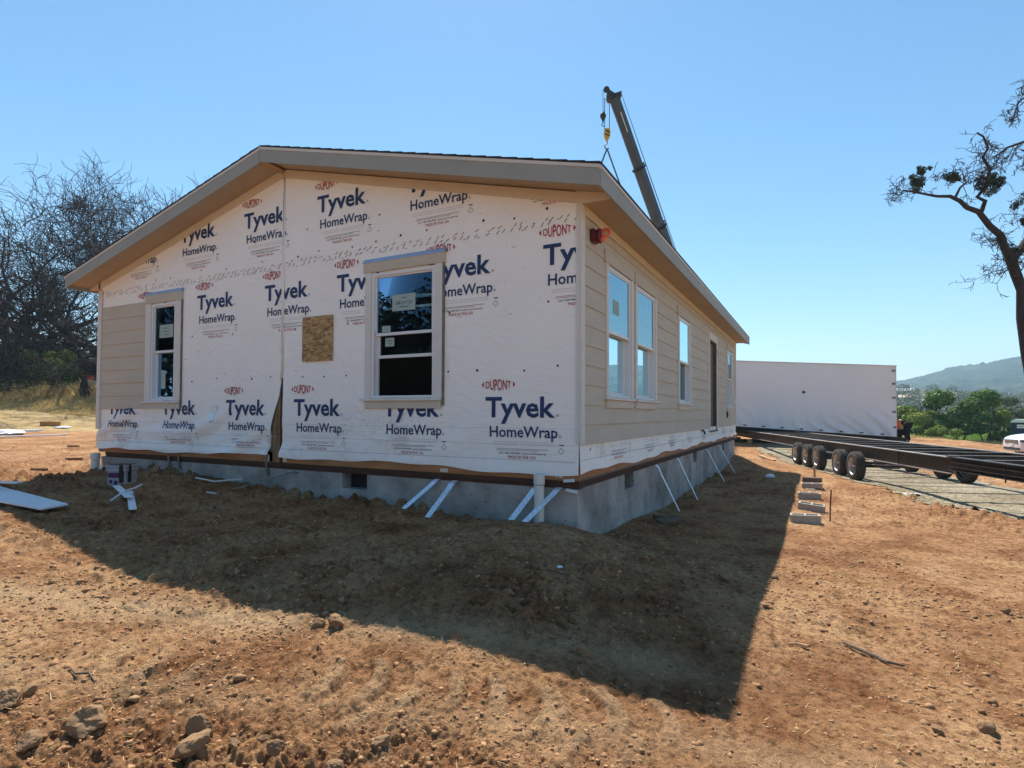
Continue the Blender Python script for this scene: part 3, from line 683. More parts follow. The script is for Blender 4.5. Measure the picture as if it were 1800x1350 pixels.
for v_ in FV: 
    mb=MB();mbox(mb,FR,v_['u0'],v_['u1'],-.23,-.2,v_['z0'],v_['z1']);build('vent_dark_backing',mb,M['blackp'],foundation)  # black back plate stands in for the darkness inside the vent
for v_ in SV:
    mb=MB();mbox(mb,SD,v_['u0'],v_['u1'],-.2,-.17,v_['z0'],v_['z1']);build('vent_dark_backing',mb,M['blackp'],foundation)  # same black plate in place of shade, side vents
# lap siding
def siding(mp,u0,u1,z0,z1,ex,holes,name,top=None):
    mb=MB();k=0;z=z0
    while z<z1-.01:
        zt=min(z+ex,z1);us=sorted({u0,u1}|{h[q] for h in holes for q in('u0','u1') if u0<h[q]<u1})
        wob=random.uniform(-.001,.001)
        for a,b in zip(us,us[1:]):
            segs=[(z,zt)]
            for h in holes:
                if h['u0']<=a+1e-6 and b-1e-6<=h['u1']:
                    ns=[]
                    for s0,s1 in segs:
                        if h['z1']<=s0 or h['z0']>=s1: ns.append((s0,s1));continue
                        if h['z0']>s0:ns.append((s0,h['z0']))
                        if h['z1']<s1:ns.append((h['z1'],s1))
                    segs=ns
            for s0,s1 in segs:
                dd=lambda q:.024-.013*(q-z)/ex+wob
                P=[(a,.006,s0),(b,.006,s0),(b,dd(s0),s0),(a,dd(s0),s0),(a,.006,s1),(b,.006,s1),(b,dd(s1),s1),(a,dd(s1),s1)]
                mb.add([mp(*q) for q in P],[(0,3,2,1),(4,5,6,7),(0,1,5,4),(1,2,6,5),(2,3,7,6),(3,0,4,7)],0)
        z+=ex
    return build(name,mb,M['siding'],house)
siding(FR,-W+.06,-7.955,.818,2.675,.2316,[],'lap_siding')
Hs=[dict(u0=w_['u0'],u1=w_['u1'],z0=w_['z0'],z1=w_['z1']) for w_ in SWIN]+[dict(u0=DOOR['u0'],u1=DOOR['u1'],z0=0,z1=DOOR['z1'])]
siding(SD,.085,Lh-.08,.428,3.035,.2187,Hs,'lap_siding')
# corner boards, frieze boards
mb=MB();mb.box((.004,-.018,.43),(.032,.084,3.05));build('corner_board',mb,M['trim'],house,bevel=.002)
mb=MB();mb.box((.0,-.020,.44),(.003,.02,3.05));mb.box((-.035,-.019,.44),(-.0005,-.012,3.18));build('corner_board',mb,M['trim'],house)
mb=MB();mb.box((-W-.055,-.034,.45),(-W+.058,-.012,2.985));build('corner_board',mb,M['trim'],house,bevel=.002)
mb=MB();mb.box((.004,Lh-.08,.43),(.032,Lh+.01,3.03));build('corner_board',mb,M['trim'],house)
def rakeboard(x0,x1,dz0,dz1,y0,y1,m,name):
    mb=MB();poly=[(x0,y0,zr(x0)-dz0),(x1,y0,zr(x1)-dz0),(x1,y0,zr(x1)-dz1),(x0,y0,zr(x0)-dz1)]
    mb.prism(poly,(0,y1-y0,0));return build(name,mb,m,house)
rakeboard(-4.565,-.0,.168,.285,-.030,-.0125,M['frieze'],'frieze_board');rakeboard(-W-.05,-4.60,.168,.285,-.030,-.0125,M['frieze'],'frieze_board')
mb=MB();mbox(mb,SD,.085,Lh-.08,.026,.044,2.93,3.028);build('frieze_board',mb,M['frieze'],house)
# ---------------- roof
OF=.422;XR=.386;XL=-9.77
for s,(xa,xb) in(('l',(XL,-4.607)),('r',(-4.595,XR))):
    up=.012 if s=='r' else 0
    mb=MB();ext=.012
    A_=[(xa-(ext if s=='l' else 0),0,zr(xa)+up),(xb+(ext if s=='r' else 0),0,zr(xb)+up)]
    mb.prism([(A_[0][0],-OF-.012,A_[0][2]+.004),(A_[1][0],-OF-.012,A_[1][2]+.004),(A_[1][0],-OF-.012,A_[1][2]-.012),(A_[0][0],-OF-.012,A_[0][2]-.012)],(0,Lh+2*OF+.024,0))
    # exposed shingle butts along the rake
    n=26
    for k in range(n):
        t0=k/n;t1=(k+1.15)/n;x0=xa+(xb-xa)*t0;x1=xa+(xb-xa)*min(t1,1)
        hi,lo=(0.014,.003) if s=='l' else (.003,.014)
        if s=='l': hi,lo=.003,.014
        P=[(x0,zr(x0)+up+.004),(x1,zr(x1)+up+.004),(x1,zr(x1)+up+(.005 if s=='l' else .016)),(x0,zr(x0)+up+(.016 if s=='l' else .005))]
        mb.prism([(p[0],-OF-.016,p[1]) for p in P],(0,.6,0))
    roof=build('roof',mb,M['shingle'],house)
    mb=MB();mb.prism([(xa,-OF+.02,zr(xa)+up-.013),(xb,-OF+.02,zr(xb)+up-.013),(xb,-OF+.02,zr(xb)+up-.15),(xa,-OF+.02,zr(xa)+up-.15)],(0,Lh+2*OF-.04,0));build('roof_deck',mb,M['frieze'],roof)
    for y0,y1 in((-OF-.004,-OF+.018),(Lh+OF-.018,Lh+OF+.004)):
        mb=MB();mb.prism([(xa,y0,zr(xa)+up-.05),(xb,y0,zr(xb)+up-.05),(xb,y0,zr(xb)+up-.222),(xa,y0,zr(xa)+up-.222)],(0,y1-y0,0));build('fascia',mb,M['fascia'],roof)
    mb=MB();mb.prism([(xa,-OF-.010,zr(xa)+up-.0125),(xb,-OF-.010,zr(xb)+up-.0125),(xb,-OF-.010,zr(xb)+up-.0485),(xa,-OF-.010,zr(xa)+up-.0485)],(0,.03,0));build('drip_trim',mb,M['drip'],roof)
    # rake soffit
    mb=MB();xs0,xs1=(xa+.02,xb) if s=='l' else (xb*0+xa,xb-.02)
    mb.prism([(xs0,-OF+.02,zr(xs0)+up-.155),(xs1,-OF+.02,zr(xs1)+up-.155),(xs1,-OF+.02,zr(xs1)+up-.166),(xs0,-OF+.02,zr(xs0)+up-.166)],(0,OF+.005,0));build('soffit',mb,M['soffit'],roof)
    e=xb if s=='r' else xa;sg=1 if s=='r' else -1
    z_=zr(e)
    def xbx(a,b,y0,y1,z0,z1,m,nm):
        mb=MB();mb.box((min(e+sg*a,e+sg*b),y0,z0),(max(e+sg*a,e+sg*b),y1,z1));return build(nm,mb,m,roof)
    xbx(-.02,.004,-OF-.003,Lh+OF+.003,z_-.222,z_-.046,M['fascia'],'fascia');xbx(-.02,.010,-OF-.009,Lh+OF+.009,z_-.0455,z_-.011,M['drip'],'drip_trim')
    wallx=0.0 if s=='r' else -W
    mb=MB();x0,x1=sorted((wallx,e-sg*.021));mb.box((x0,-.012,z_-.199),(x1,Lh+.1,z_-.188));build('soffit',mb,M['soffit'],roof)
    mb=MB();mb.prism([(x0,-.03,zr(x0)+up-.167),(x1,-.03,zr(x1)+up-.167),(x1,-.03,z_-.2),(x0,-.03,z_-.2)],(0,.017,0));build('soffit_return',mb,M['frieze'],roof)
mb=MB();mb.prism([(-4.606,-OF+.0,4.30),(-4.596,-OF+.0,4.30),(-4.596,-OF,4.45),(-4.606,-OF,4.45)],(0,.4,0));mb.box((-4.66,-OF+.03,4.262),(-4.54,-.03,4.282));build('ridge_beam_end',mb,M['wood'],house)
# ---------------- windows
def window(w_,mp,dep,side=False):
    u0,u1,z0,z1,rl=w_['u0'],w_['u1'],w_['z0'],w_['z1'],w_['rail'];fw=.034 if side else .042
    mb=MB();o=dep+.004
    for a,b,c,d in((u0,u0+fw,z0,z1),(u1-fw,u1,z0,z1),(u0+fw,u1-fw,z1-fw,z1),(u0+fw,u1-fw,z0,z0+.03)): mbox(mb,mp,a,b,-.085,o,c,d)
    # stepped inner track
    for a,b in((u0+fw,u0+fw+.018),(u1-fw-.018,u1-fw)): mbox(mb,mp,a,b,-.08,-.045,z0+.03,z1-fw)
    wn=build('window',mb,M['vinyl'],house,bevel=.002)
    i0,i1=u0+fw,u1-fw;raised=w_.get('kind')=='open'
    so_=.024 if side else 0
    mb=MB();s=.026                                                     # upper sash
    for a,b,c,d in((i0,i0+s,rl,z1-fw),(i1-s,i1,rl,z1-fw),(i0+s,i1-s,z1-fw-.022,z1-fw),(i0,i1,rl-.018,rl+.02)): mbox(mb,mp,a,b,-.04+so_,-.006+so_,c,d)
    build('sash',mb,M['vinyl'],wn,bevel=.002)
    zb,zt=(1.478,rl+.35) if raised else (z0+.03,rl+.015)
    mb=MB();s2=.032
    for a,b,c,d in((i0+.018,i0+.018+s2,zb,zt),(i1-.018-s2,i1-.018,zb,zt),(i0+.05,i1-.05,zb,zb+.04),(i0+.05,i1-.05,zt-.03,zt)): mbox(mb,mp,a,b,-.078,-.047,c,d)
    build('sash',mb,M['vinyl'],wn,bevel=.002)
    mb=MB();P=[mp(a,-.022+so_*1.3,b) for a,b in((i0+s,rl+.02),(i1-s,rl+.02),(i1-s,z1-fw-.022),(i0+s,z1-fw-.022))];mb.add(P,[(0,1,2,3)]);build('pane',mb,M['glass'] if side else M['glassf'],wn)
    mb=MB();P=[mp(a,-.062,b) for a,b in((i0+.05,zb+.04),(i1-.05,zb+.04),(i1-.05,zt-.03),(i0+.05,zt-.03))];mb.add(P,[(0,1,2,3)]);build('pane',mb,M['glass'] if side else M['glassf'],wn)
    td=dep+.018
    mb=MB();mbox(mb,mp,w_['h0'],w_['h1'],.004,td+.006,w_['hz'][0],w_['hz'][1]);build('header_trim',mb,M['siding'] if side else M['siding'],wn,bevel=.002)
    for a,b in((w_['t0'],u0-.001),(u1+.001,w_['t1'])):
        mb=MB();mbox(mb,mp,a,b,.004,td,z0-.005,w_['hz'][0]-.001);build('side_trim',mb,M['trim'],wn,bevel=.002)
    mb=MB();mbox(mb,mp,w_['t0']-.06,w_['t1']+(.0 if not side else .09),.004,td+.03,z0-.038,z0-.006);build('sill',mb,M['trim'],wn,bevel=.003)
    mb=MB();mbox(mb,mp,w_['t0']+.005,w_['t1']-.01,.004,td,z0-.135,z0-.039);build('apron',mb,M['trimwarm'],wn,bevel=.002)
    if not side:
        # metal drip flashing with blue film
        mb=MB();mbox(mb,mp,w_['h0']-.004,w_['h1']+.01,.006,td+.014,w_['hz'][1]+.001,w_['hz'][1]+.006);mbox(mb,mp,w_['h0']-.004,w_['h1']+.01,td+.008,td+.014,w_['hz'][1]-.012,w_['hz'][1]+.0005);
        P=[(w_['h0'],.008,w_['hz'][1]+.045),(w_['h1']+.01,.008,w_['hz'][1]+.045),(w_['h1']+.01,td+.012,w_['hz'][1]+.008),(w_['h0'],td+.012,w_['hz'][1]+.008)];mb.add([mp(*q) for q in P],[(0,1,2,3)])
        build('drip_flashing',mb,M['flash'],wn)
        mb=MB();x=w_['t1'];mbox(mb,mp,x,x+.028,.006,td-.006,z0-.1,w_['hz'][0]);build('jamb_flashing',mb,M['galvdark'],wn)
    return wn
bw=None
for w_ in FWIN:
    o=window(w_,FR,.012)
    if w_['kind']=='open':bw=o
    else: nw=o
for w_ in SWIN: window(w_,SD,.022,True)
# stickers on the panes
def sticker(par,mp,u0,u1,z0,z1,d,rows):
    mb=MB();mbox(mb,mp,u0,u1,d,d+.001,z0,z1,0)
    h=z1-z0
    for k,(a,b,c) in enumerate(rows): mbox(mb,mp,u0+(u1-u0)*a,u0+(u1-u0)*b,d+.0012,d+.0016,z0+h*c,z0+h*(c+.06),1)
    return mb
mb=sticker(bw,FR,-2.585,-2.215,2.075,2.285,-.019,[(.42,.62,.75),(.3,.7,.2)]);stamp(mb,FR,lambda u,z:-.0174,'SIMONTON',-2.53,2.155,.26,.045,1,.02,off=0);build('window_label',mb,[M['paper'],M['papertxt']],bw)
mb=MB();mbox(mb,FR,-2.80,-1.95,-.30,-.27,2.285,2.325);build('pale_bar',mb,M['trim'],bw)  # thin pale horizontal bar set behind the upper pane
mb=sticker(bw,FR,-2.75,-2.61,1.815,1.895,-.019,[(.2,.8,.4)]);build('window_label',mb,[M['paper'],M['papertxt']],bw)
mb=sticker(bw,FR,-2.73,-2.58,1.63,1.745,-.059,[(.2,.8,.6),(.3,.8,.3)]);build('window_label',mb,[M['paper'],M['papertxt']],bw)
mb=MB();mbox(mb,SD,1.12,1.36,.011,.012,2.02,2.2);mb.m=[0]*len(mb.m);build('window_label',mb,[M['paper']],[o for o in house.children if o.name.startswith('window')][2])
mb=sticker(nw,FR,-7.62,-7.24,2.02,2.24,-.019,[(.3,.6,.7),(.3,.7,.45),(.4,.7,.2)]);build('window_label',mb,[M['paper'],M['papertxt']],nw)
mb=sticker(nw,FR,-7.62,-7.50,1.17,1.47,-.059,[]);build('window_label',mb,[M['paper'],M['papertxt']],nw)
# ---------------- door
mb=MB();d=DOOR
mbox(mb,SD,d['u0']-.12,d['u0'],.0,.034,.36,d['z1']);mbox(mb,SD,d['u1'],d['u1']+.11,.0,.034,.36,d['z1']);mbox(mb,SD,d['u0']-.14,d['u1']+.14,.0,.04,d['z1']+.001,d['z1']+.165)
fr=build('door_trim',mb,M['trim'],house,bevel=.002)
mb=MB();mbox(mb,SD,d['u0'],d['u0']+.03,-.15,.02,d['z0'],d['z1']);mbox(mb,SD,d['u1']-.03,d['u1'],-.15,.02,d['z0'],d['z1']);mbox(mb,SD,d['u0'],d['u1'],-.15,.02,d['z1']-.03,d['z1']-.002);mbox(mb,SD,d['u0']-.02,d['u1']+.02,-.15,.05,d['z0']-.03,d['z0'])
build('jamb',mb,M['wooddk'],fr)
dr=MB();mbox(dr,SD,d['u0']+.035,d['u1']-.035,-.10,-.055,d['z0']+.005,d['z1']-.035)
door=build('door',dr,mat('brown_door_skin',(.14,.10,.08,1),.5,.1,3,.1,20),house)
mb=MB();mb.tube([(-.055,8.56,1.35),(-.0,8.56,1.35)],.025,10);mb.tube([(-.0,8.56,1.35),(-.0,8.66,1.35)],.012,8);build('handle',mb,M['blackp'],door)
# ---------------- small fittings on the walls
mb=MB();mb.box((-4.165,-.024,1.482),(-3.588,-.008,2.108));ob=build('osb_patch',mb,M['osb'],house,bevel=.002)
mb=MB()
for x,z in((-4.13,1.51),(-4.13,2.08),(-3.62,1.51),(-3.62,2.08),(-3.87,2.09)): mb=MB();mb.lathe([(0,-.027),(.006,-.027),(.006,-.0241)],(x,0,z),'y',8);build('screw',mb,M['inkblack'],ob)
# red cover on the porch light box
mb=MB();mb.box((.022,.26,2.69),(.075,.40,2.84));lf=build('porch_light_box',mb,M['maroon'],house,bevel=.012)
mb=MB();prof=[(.0,.07),(.062,.07),(.075,.08),(.07,.088),(.082,.096),(.074,.105),(.084,.113),(.075,.122),(.06,.128),(.0,.13)]
mb.lathe(prof,(0,.34,2.765),'x',18);build('ribbed_cover',mb,M['maroon'],lf,smooth=False)
mb=MB();t=[(.135+.055*(1-math.cos(a)),.36+.05*math.sin(a)*1.0,2.775+.05*math.sin(a*1)+.0) for a in np.linspace(.2,2*math.pi-.2,16)]
mb.tube([(.165+.05*math.cos(a),.36+.012*math.sin(a),2.795+.042*math.sin(a)) for a in np.linspace(0,2*math.pi,18)],.020,8)
mb.tube([(.12,.34,2.72),(.15,.345,2.725),(.175,.355,2.745)],[.038,.03,.014],8);build('cover_handle',mb,mat('salmon_red_plastic',(.75,.16,.10,1),.45,.15,10,0),lf,smooth=True)
# small bent metal cover on the front wall, dryer vent and outlet on the side wall
mb=MB();mb.prism([(-6.13,-.03,.80),(-6.03,-.03,.82),(-6.06,-.075,.63),(-6.16,-.07,.61)],(.0,.03,.0));mb.box((-6.15,-.034,.78),(-6.0,-.024,.87));build('vent_cover',mb,M['galv'],house,bevel=.004)
mb=MB();mb.lathe([(.0,.05),(.075,.05),(.085,.03),(.085,.02)],(0,11.42,.75),'x',18);mb.box((.024,11.33,.66),(.03,11.51,.84))
for k in range(4): mb.box((.05,11.37,.70+k*.028),(.058,11.47,.708+k*.028))
build('dryer_vent',mb,M['blackp'],house)
mb=MB();mb.box((.024,12.86,1.08),(.05,13.1,1.27));build('outlet_cover',mb,M['white'],house,bevel=.006)
mb=MB();mb.box((.024,9.75,2.28),(.05,9.83,2.42));build('outlet_cover',mb,M['trim'],house,bevel=.006)
mb=MB();mb.tube([(.01,7.35,.40),(.05,7.35,.41),(.07,7.38,.36),(.07,7.44,.33)],.02,8);build('hose_bib',mb,M['blackp'],house,smooth=True)
mb=MB();mb.beam((-.17,-.02,.042),(-.05,-.02,.055),.03,.03);build('corner_bracket',mb,M['white'],house)
mb=MB();mb.beam((-.14,-.02,-.05),(-.02,-.025,-.068),.03,.028);build('corner_bracket',mb,M['white'],house)
for a,b in(((-.28,-.004,.075),(-.255,.0,.12)),((-.24,-.004,.07),(-.19,.0,.115)),((-1.80,-.005,.055),(-1.69,-.001,.10)),((-4.54,-.005,.06),(-4.47,-.001,.15)),((-4.88,-.005,.055),(-4.83,-.001,.15))): mb=MB();mb.box(a,b);build('lumber_stamp',mb,M['frieze'],house)
# ---------------- hold-down straps set in the footing
def strap(top,mid,bot,wd,m,holes=True,wdir=(1,0,0)):
    wd=wd*1.2
    P=[];T=Vector(top);Mi=Vector(mid);B=Vector(bot)
    Q=[T,T+(Mi-T)*.22+Vector((0,0,.014)),T+(Mi-T)*.34+(B-T)*.05,T+(B-T)*.2+(Mi-T)*.25+Vector((0,0,.0)),B]
    def at(t):
        k=min(int(t*4),3);f=t*4-k;return Q[k]*(1-f)+Q[k+1]*f
    P=[at(k/12) for k in range(13)]
    mb=MB();wv=Vector(wdir)*wd/2;n=len(P)
    for k in range(n-1):
        a,b=P[k],P[k+1];d=(b-a).normalized();nn=d.cross(wv).normalized()*.0015
        V=[a-wv-nn,a+wv-nn,a+wv+nn,a-wv+nn,b-wv-nn,b+wv-nn,b+wv+nn,b-wv+nn]
        mb.add(V,[(0,3,2,1),(4,5,6,7),(0,1,5,4),(1,2,6,5),(2,3,7,6),(3,0,4,7)],0)
    if holes:
        L_=(B-T).length;q=int(L_/.042)
        for k in range(1,q):
            t=.75+.25*k/q;c=at(t);c2=at(min(t+.01,1)) if k<q else c;d=(c2-c).normalized();nn=wv.cross(d).normalized()
            if nn.dot(CAM-c)<0: nn=-nn
            cc=c+wv*(.45 if k%2 else -.45)+nn*.003;w1=wv.normalized()*.005;d1=d*.005
            mb.add([cc+w1*math.cos(x)+d1*math.sin(x) for x in np.linspace(0,2*math.pi,7)[:-1]],[(0,1,2,3,4,5)],1)
    return build('anchor_strap',mb,[m,M['blackp']],foundation,norm=False)
gx_=lambda x,y:hz(x,y)+.012
for tx,bx,by in((-1.83,-2.18,-.22),(-1.56,-1.68,-.42),(-.49,-.68,-.27),(-.22,-.50,-.30)):
    strap((tx,.03,-.055),(tx-.03,by*.5-.03,-.02),(bx,by,gx_(bx,by)),.062,M['galv'])
strap((-4.27,.03,-.09),(-4.45,-.12,-.05),(-4.95,-.5,gx_(-4.95,-.5)+.01),.055,M['galvdark'])
for ty,bx,by in((3.27,.30,3.62),(4.82,.32,5.1),(7.92,.36,8.3),(9.83,.36,10.3)):
    strap((-.035,ty,-.06),(.16,ty+.02,.0),(bx,by,gx_(bx,by)),.062,M['galv'],wdir=(0,1,0))
for x in(-7.26,-6.99,-4.885):
    mb=MB();mb.box((x-.027,-.012,-.01),(x+.027,-.006,.19));mb.prism([(x-.027,-.009,-.009),(x+.027,-.009,-.009),(x+.027,.02,-.16),(x-.027,.02,-.16)],(0,.003,0));build('hold_down_strap',mb,M['galvdark'],foundation)
# ---------------- things round the house
def pipe(x,y,r,ztp,label):
    zb=hz(x,y)-.1;o=thing('drain_pipe',label,'pipe',(x,y,zb))
    mb=MB();mb.lathe([(r,0),(r,ztp-zb-.12),(0,ztp-zb-.12)],n=20);build('pipe_stub',mb,M['pvc'],o,smooth=False)
    mb=MB();mb.lathe([(r*.9,ztp-zb-.11),(r*1.12,ztp-zb-.11),(r*1.12,ztp-zb-.01),(r*1.03,ztp-zb),(r*.88,ztp-zb),(r*.88,ztp-zb-.06)],n=20);build('coupling',mb,M['pvc'],o)
    return o
pipe(-.415,-.125,.055,.115,'white plastic drain pipe stub between the metal straps near the near house corner')
pipe(-9.30,-.10,.07,.02,'white plastic drain pipe stub at the far left corner of the house')
# ================================================================ PROPS
# ---- concrete blocks in a row
def blockmb(l=.40,w=.20,h=.20):
    mb=MB();t=.032
    # outer shell with two cells open upward
    for a,b,c,d in((-l/2,l/2,-w/2,-w/2+t),(-l/2,l/2,w/2-t,w/2),(-l/2,-l/2+t,-w/2+t,w/2-t),(l/2-t,l/2,-w/2+t,w/2-t),(-t/2,t/2,-w/2+t,w/2-t)):
        mb.box((a,c,0),(b,d,h))
    mb.box((-l/2+t,-w/2+t,0),(l/2-t,w/2-t,.13))
    return mb
bl=thing('concrete_block','nearest concrete block of the row beside the house shadow','concrete block',(0,0,0),0,'concrete blocks laid in a row on the dirt')
build('block_body',blockmb(),M['block'],bl,bevel=.004)
BL=[(2.10,3.75,.05,'nearest concrete block of the row beside the house shadow'),(2.16,5.15,-.10,'second nearest concrete block of the row, beside the rusty rebar stake'),
    (2.13,6.70,.03,'middle concrete block of the row with a chip of rubble on its top'),(2.17,8.30,.02,'fourth concrete block of the row, just in front of the brown timber offcut')]
for k,(x,y,a,lb) in enumerate(BL):
    o=bl if k==0 else copy_tree(bl);o.location=(x,y,hz(x,y,False)-.075);o.rotation_euler=(R(3 if k==1 else 0),R((-2,5,0,-2)[k]),a);o['label']=lb
    if k!=0:o['category']='concrete block'
mb=MB();mb.obox((0,0,.09),(.21,0,0),(0,.08,0),(0,0,.07));tag(build('timber_offcut',mb,M['wooddk'],loc=(2.16,9.85,hz(2.16,9.85)-.02),rz=.1,bevel=.01),'dark brown timber offcut at the far end of the concrete block row','timber')
mb=MB();mb.obox((.02,0,.205),(.07,0,0),(0,.03,0),(0,0,.012));tag(build('rubble_chip',mb,M['block'],loc=(2.14,6.68,hz(2.13,6.7,False)-.02),bevel=.006),'flat rubble chip lying on the middle concrete block','rubble')
mb=MB();mb.tube([(2.37,4.05,hz(2.37,4.05)-.1),(2.365,4.1,hz(2.37,4.05)+.22),(2.37,4.95,hz(2.37,4.95)+.42)],.008,6);
mb=MB();zb=hz(2.42,4.0);mb.tube([(2.42,4.0,zb-.1),(2.425,4.0,zb+.2),(2.44,4.02,zb+.47)],.010,7);tag(build('rebar_stake',mb,mat('rusty_rebar',(.10,.035,.02,1),.8,.3,20,.3,90)),'thin rusty rebar stake upright beside the concrete blocks','stake')
mb=MB();zb=hz(2.22,10.9);mb.box((2.19,10.88,zb-.1),(2.24,10.92,zb+.30));mb.prism([(2.19,10.88,zb+.30),(2.24,10.88,zb+.30),(2.215,10.88,zb+.335)],(0,.04,0));tag(build('survey_stake',mb,M['wood'],bevel=.002),'small pale wooden survey stake near the trailer wheels','stake')
# ---- white boards and scraps
def board(name,label,cat,c,l,w,t,rz,m,tilt=(0,0),group=None,lift=0,bev=.002):
    x,y=c;z=hz(x,y)+t/2+.012+lift
    mb=MB();mb.box((-l/2,-w/2,-t/2),(l/2,w/2,t/2))
    o=build(name,mb,m,loc=(x,y,z),rz=rz,bevel=bev);o.rotation_euler=(R(tilt[0]),R(tilt[1]),rz);return tag(o,label,cat,group)
# panel laid by its measured corners
def slab(name,label,cat,corners,t,m):
    mb=MB();mb.prism(corners,(0,0,t));return tag(build(name,mb,m,bevel=.002),label,cat)
slab('rigid_board','large white rigid board lying flat at the left edge of the shadow','board',[(-5.2,-2.36,-.285),(-5.12,-2.65,-.29),(-7.6,-2.62,-.275),(-9.2,-2.3,-.25),(-9.0,-1.95,-.25)],.02,M['white'])
board('panel_offcut','narrow offcut lying on the large white board','board',(-7.5,-2.33),1.2,.09,.02,.35,M['trim'],lift=.11)
board('trim_scrap','longer white trim scrap of the crossed pair, lying right of the other','board',(-5.50,-1.54),2.35,.075,.014,math.atan2(-1.10,2.13),M['white'],group='crossed white trim scraps',lift=.035)
board('trim_scrap','shorter left white trim scrap of the crossed pair','board',(-5.77,-1.50),1.38,.085,.014,math.atan2(-.52,1.28),M['white'],group='crossed white trim scraps',lift=.05)
mb=MB();mb.tube([(-5.40,-1.82,hz(-5.4,-1.82)+.03),(-5.53,-1.6,-.24),(-5.72,-1.36,-.235),(-5.98,-1.14,hz(-5.98,-1.14)+.03)],.013,6);tag(build('plastic_strip',mb,M['white']),'thin curved white strip lying across the crossed trim scraps','strip')
mb=MB();a=(-6.05,-.32);b=(-5.55,-.36);c=(-5.35,-.05)
mb.tube([(a[0],a[1],hz(*a)+.04),(b[0],b[1],hz(*b)+.05),(c[0],c[1],hz(*c)+.05)],.012,6);tag(build('plastic_strip',mb,M['trim']),'bent white strip on the soil close to the foundation left of the slanting strap','strip')
board('wood_chip','small pale splinter of wood below the bent white strip','wood scrap',(-5.05,-.75),.22,.03,.015,-.1,M['trim'])
board('plank_offcut','dark plank offcut leaning in the soil against the right side foundation','plank',(.42,2.35),.34,.19,.04,.9,M['wooddk'],tilt=(8,-6))
board('plank_offcut','second dark plank offcut tucked behind the first beside the foundation','plank',(.28,2.65),.30,.14,.035,.5,M['wooddk'],tilt=(-5,4))
def crumpled(name,label,cat,c,r,m,seed,flat=.4):
    bm=bmesh.new();bmesh.ops.create_icosphere(bm,subdivisions=3,radius=r);q=random.Random(seed)
    off=[Vector((q.uniform(-1,1),q.uniform(-1,1),q.uniform(-1,1))).normalized() for _ in range(9)]
    for v_ in bm.verts:
        n_=v_.co.normalized();s=1
        for o in off: s-=.28*max(0,n_.dot(o)-.55)
        v_.co*=s+q.uniform(-.05,.05);v_.co.z*=flat
    me=bpy.data.meshes.new(name);bm.to_mesh(me);bm.free();me.materials.append(m)
    o=link(name,me,loc=(c[0],c[1],hz(*c)+r*flat*.6));return tag(o,label,cat)
crumpled('plastic_bag','crumpled white plastic scrap in the shadow by the far side straps','litter',(1.2,10.2),.13,M['white'],3,.5)
crumpled('plastic_bag','flat white litter scrap on the dirt at the gravel edge','litter',(4.05,8.9),.16,M['white'],5,.12)
crumpled('paper_scrap','tiny white paper scrap in the middle of the dark shadow','litter',(.35,-1.35),.03,M['white'],7,.4)
# cardboard-like carton at the left corner
cx,cy=-6.72,-1.0;cz=hz(cx,cy)
bx=thing('carton','torn white and purple carton standing in the soil by the left end of the foundation','carton',(cx,cy,cz),.45)
M['cartonw']=mat('white_printed_carton',(.42,.38,.42,1),.75,.2,9,.1,30);M['purple']=mat('purple_carton_print',(.10,.035,.09,1),.7,.3,9,.1,30)
mb=MB();mb.box((-.13,-.13,.0),(.13,.13,.21));build('lower_box',mb,M['cartonw'],bx,bevel=.012)
mb=MB();mb.box((-.12,-.12,.298),(.12,.12,.312));build('soil_stained_top',mb,M['wooddk'],bx,bevel=.004)
mb=MB();mb.box((-.145,-.145,.21),(.145,.145,.255));mb.box((-.138,-.138,.255),(.138,.138,.262),1);mb.box((-.145,-.145,.262),(.145,.145,.298));build('lid',mb,[M['cartonw'],M['purple']],bx,bevel=.003)
mb=MB();mb.box((.06,-.15,.05),(.12,-.132,.30));mb.box((.132,-.07,.05),(.15,-.02,.30));build('strap',mb,M['blackp'],bx)
mb=MB();mb.box((-.11,-.134,.12),(.05,-.131,.19),1);mb.box((-.09,-.137,.04),(-.05,-.1345,.09),1);mb.box((-.02,-.137,.02),(.03,-.1345,.08),1);mb.box((-.134,-.1,.10),(-.1315,.08,.16),1);build('printed_panel',mb,[M['cartonw'],M['purple']],bx)
tx,ty=-8.75,-.22;tube=thing('sealant_tube','maroon and white sealant tube lying at the foot of the left drain pipe','tube',(tx,ty,hz(tx,ty)+.035),.15)
mb=MB();mb.lathe([(0,-.02),(.03,-.02),(.032,0),(.032,.21),(.0,.21)],axis='x',n=14);build('barrel',mb,M['maroon'],tube,smooth=False)
mb=MB();mb.lathe([(.024,-.09),(.024,-.02)],axis='x',n=12);mb.lathe([(.008,-.15),(.02,-.09)],axis='x',n=12);build('nozzle',mb,M['white'],tube)
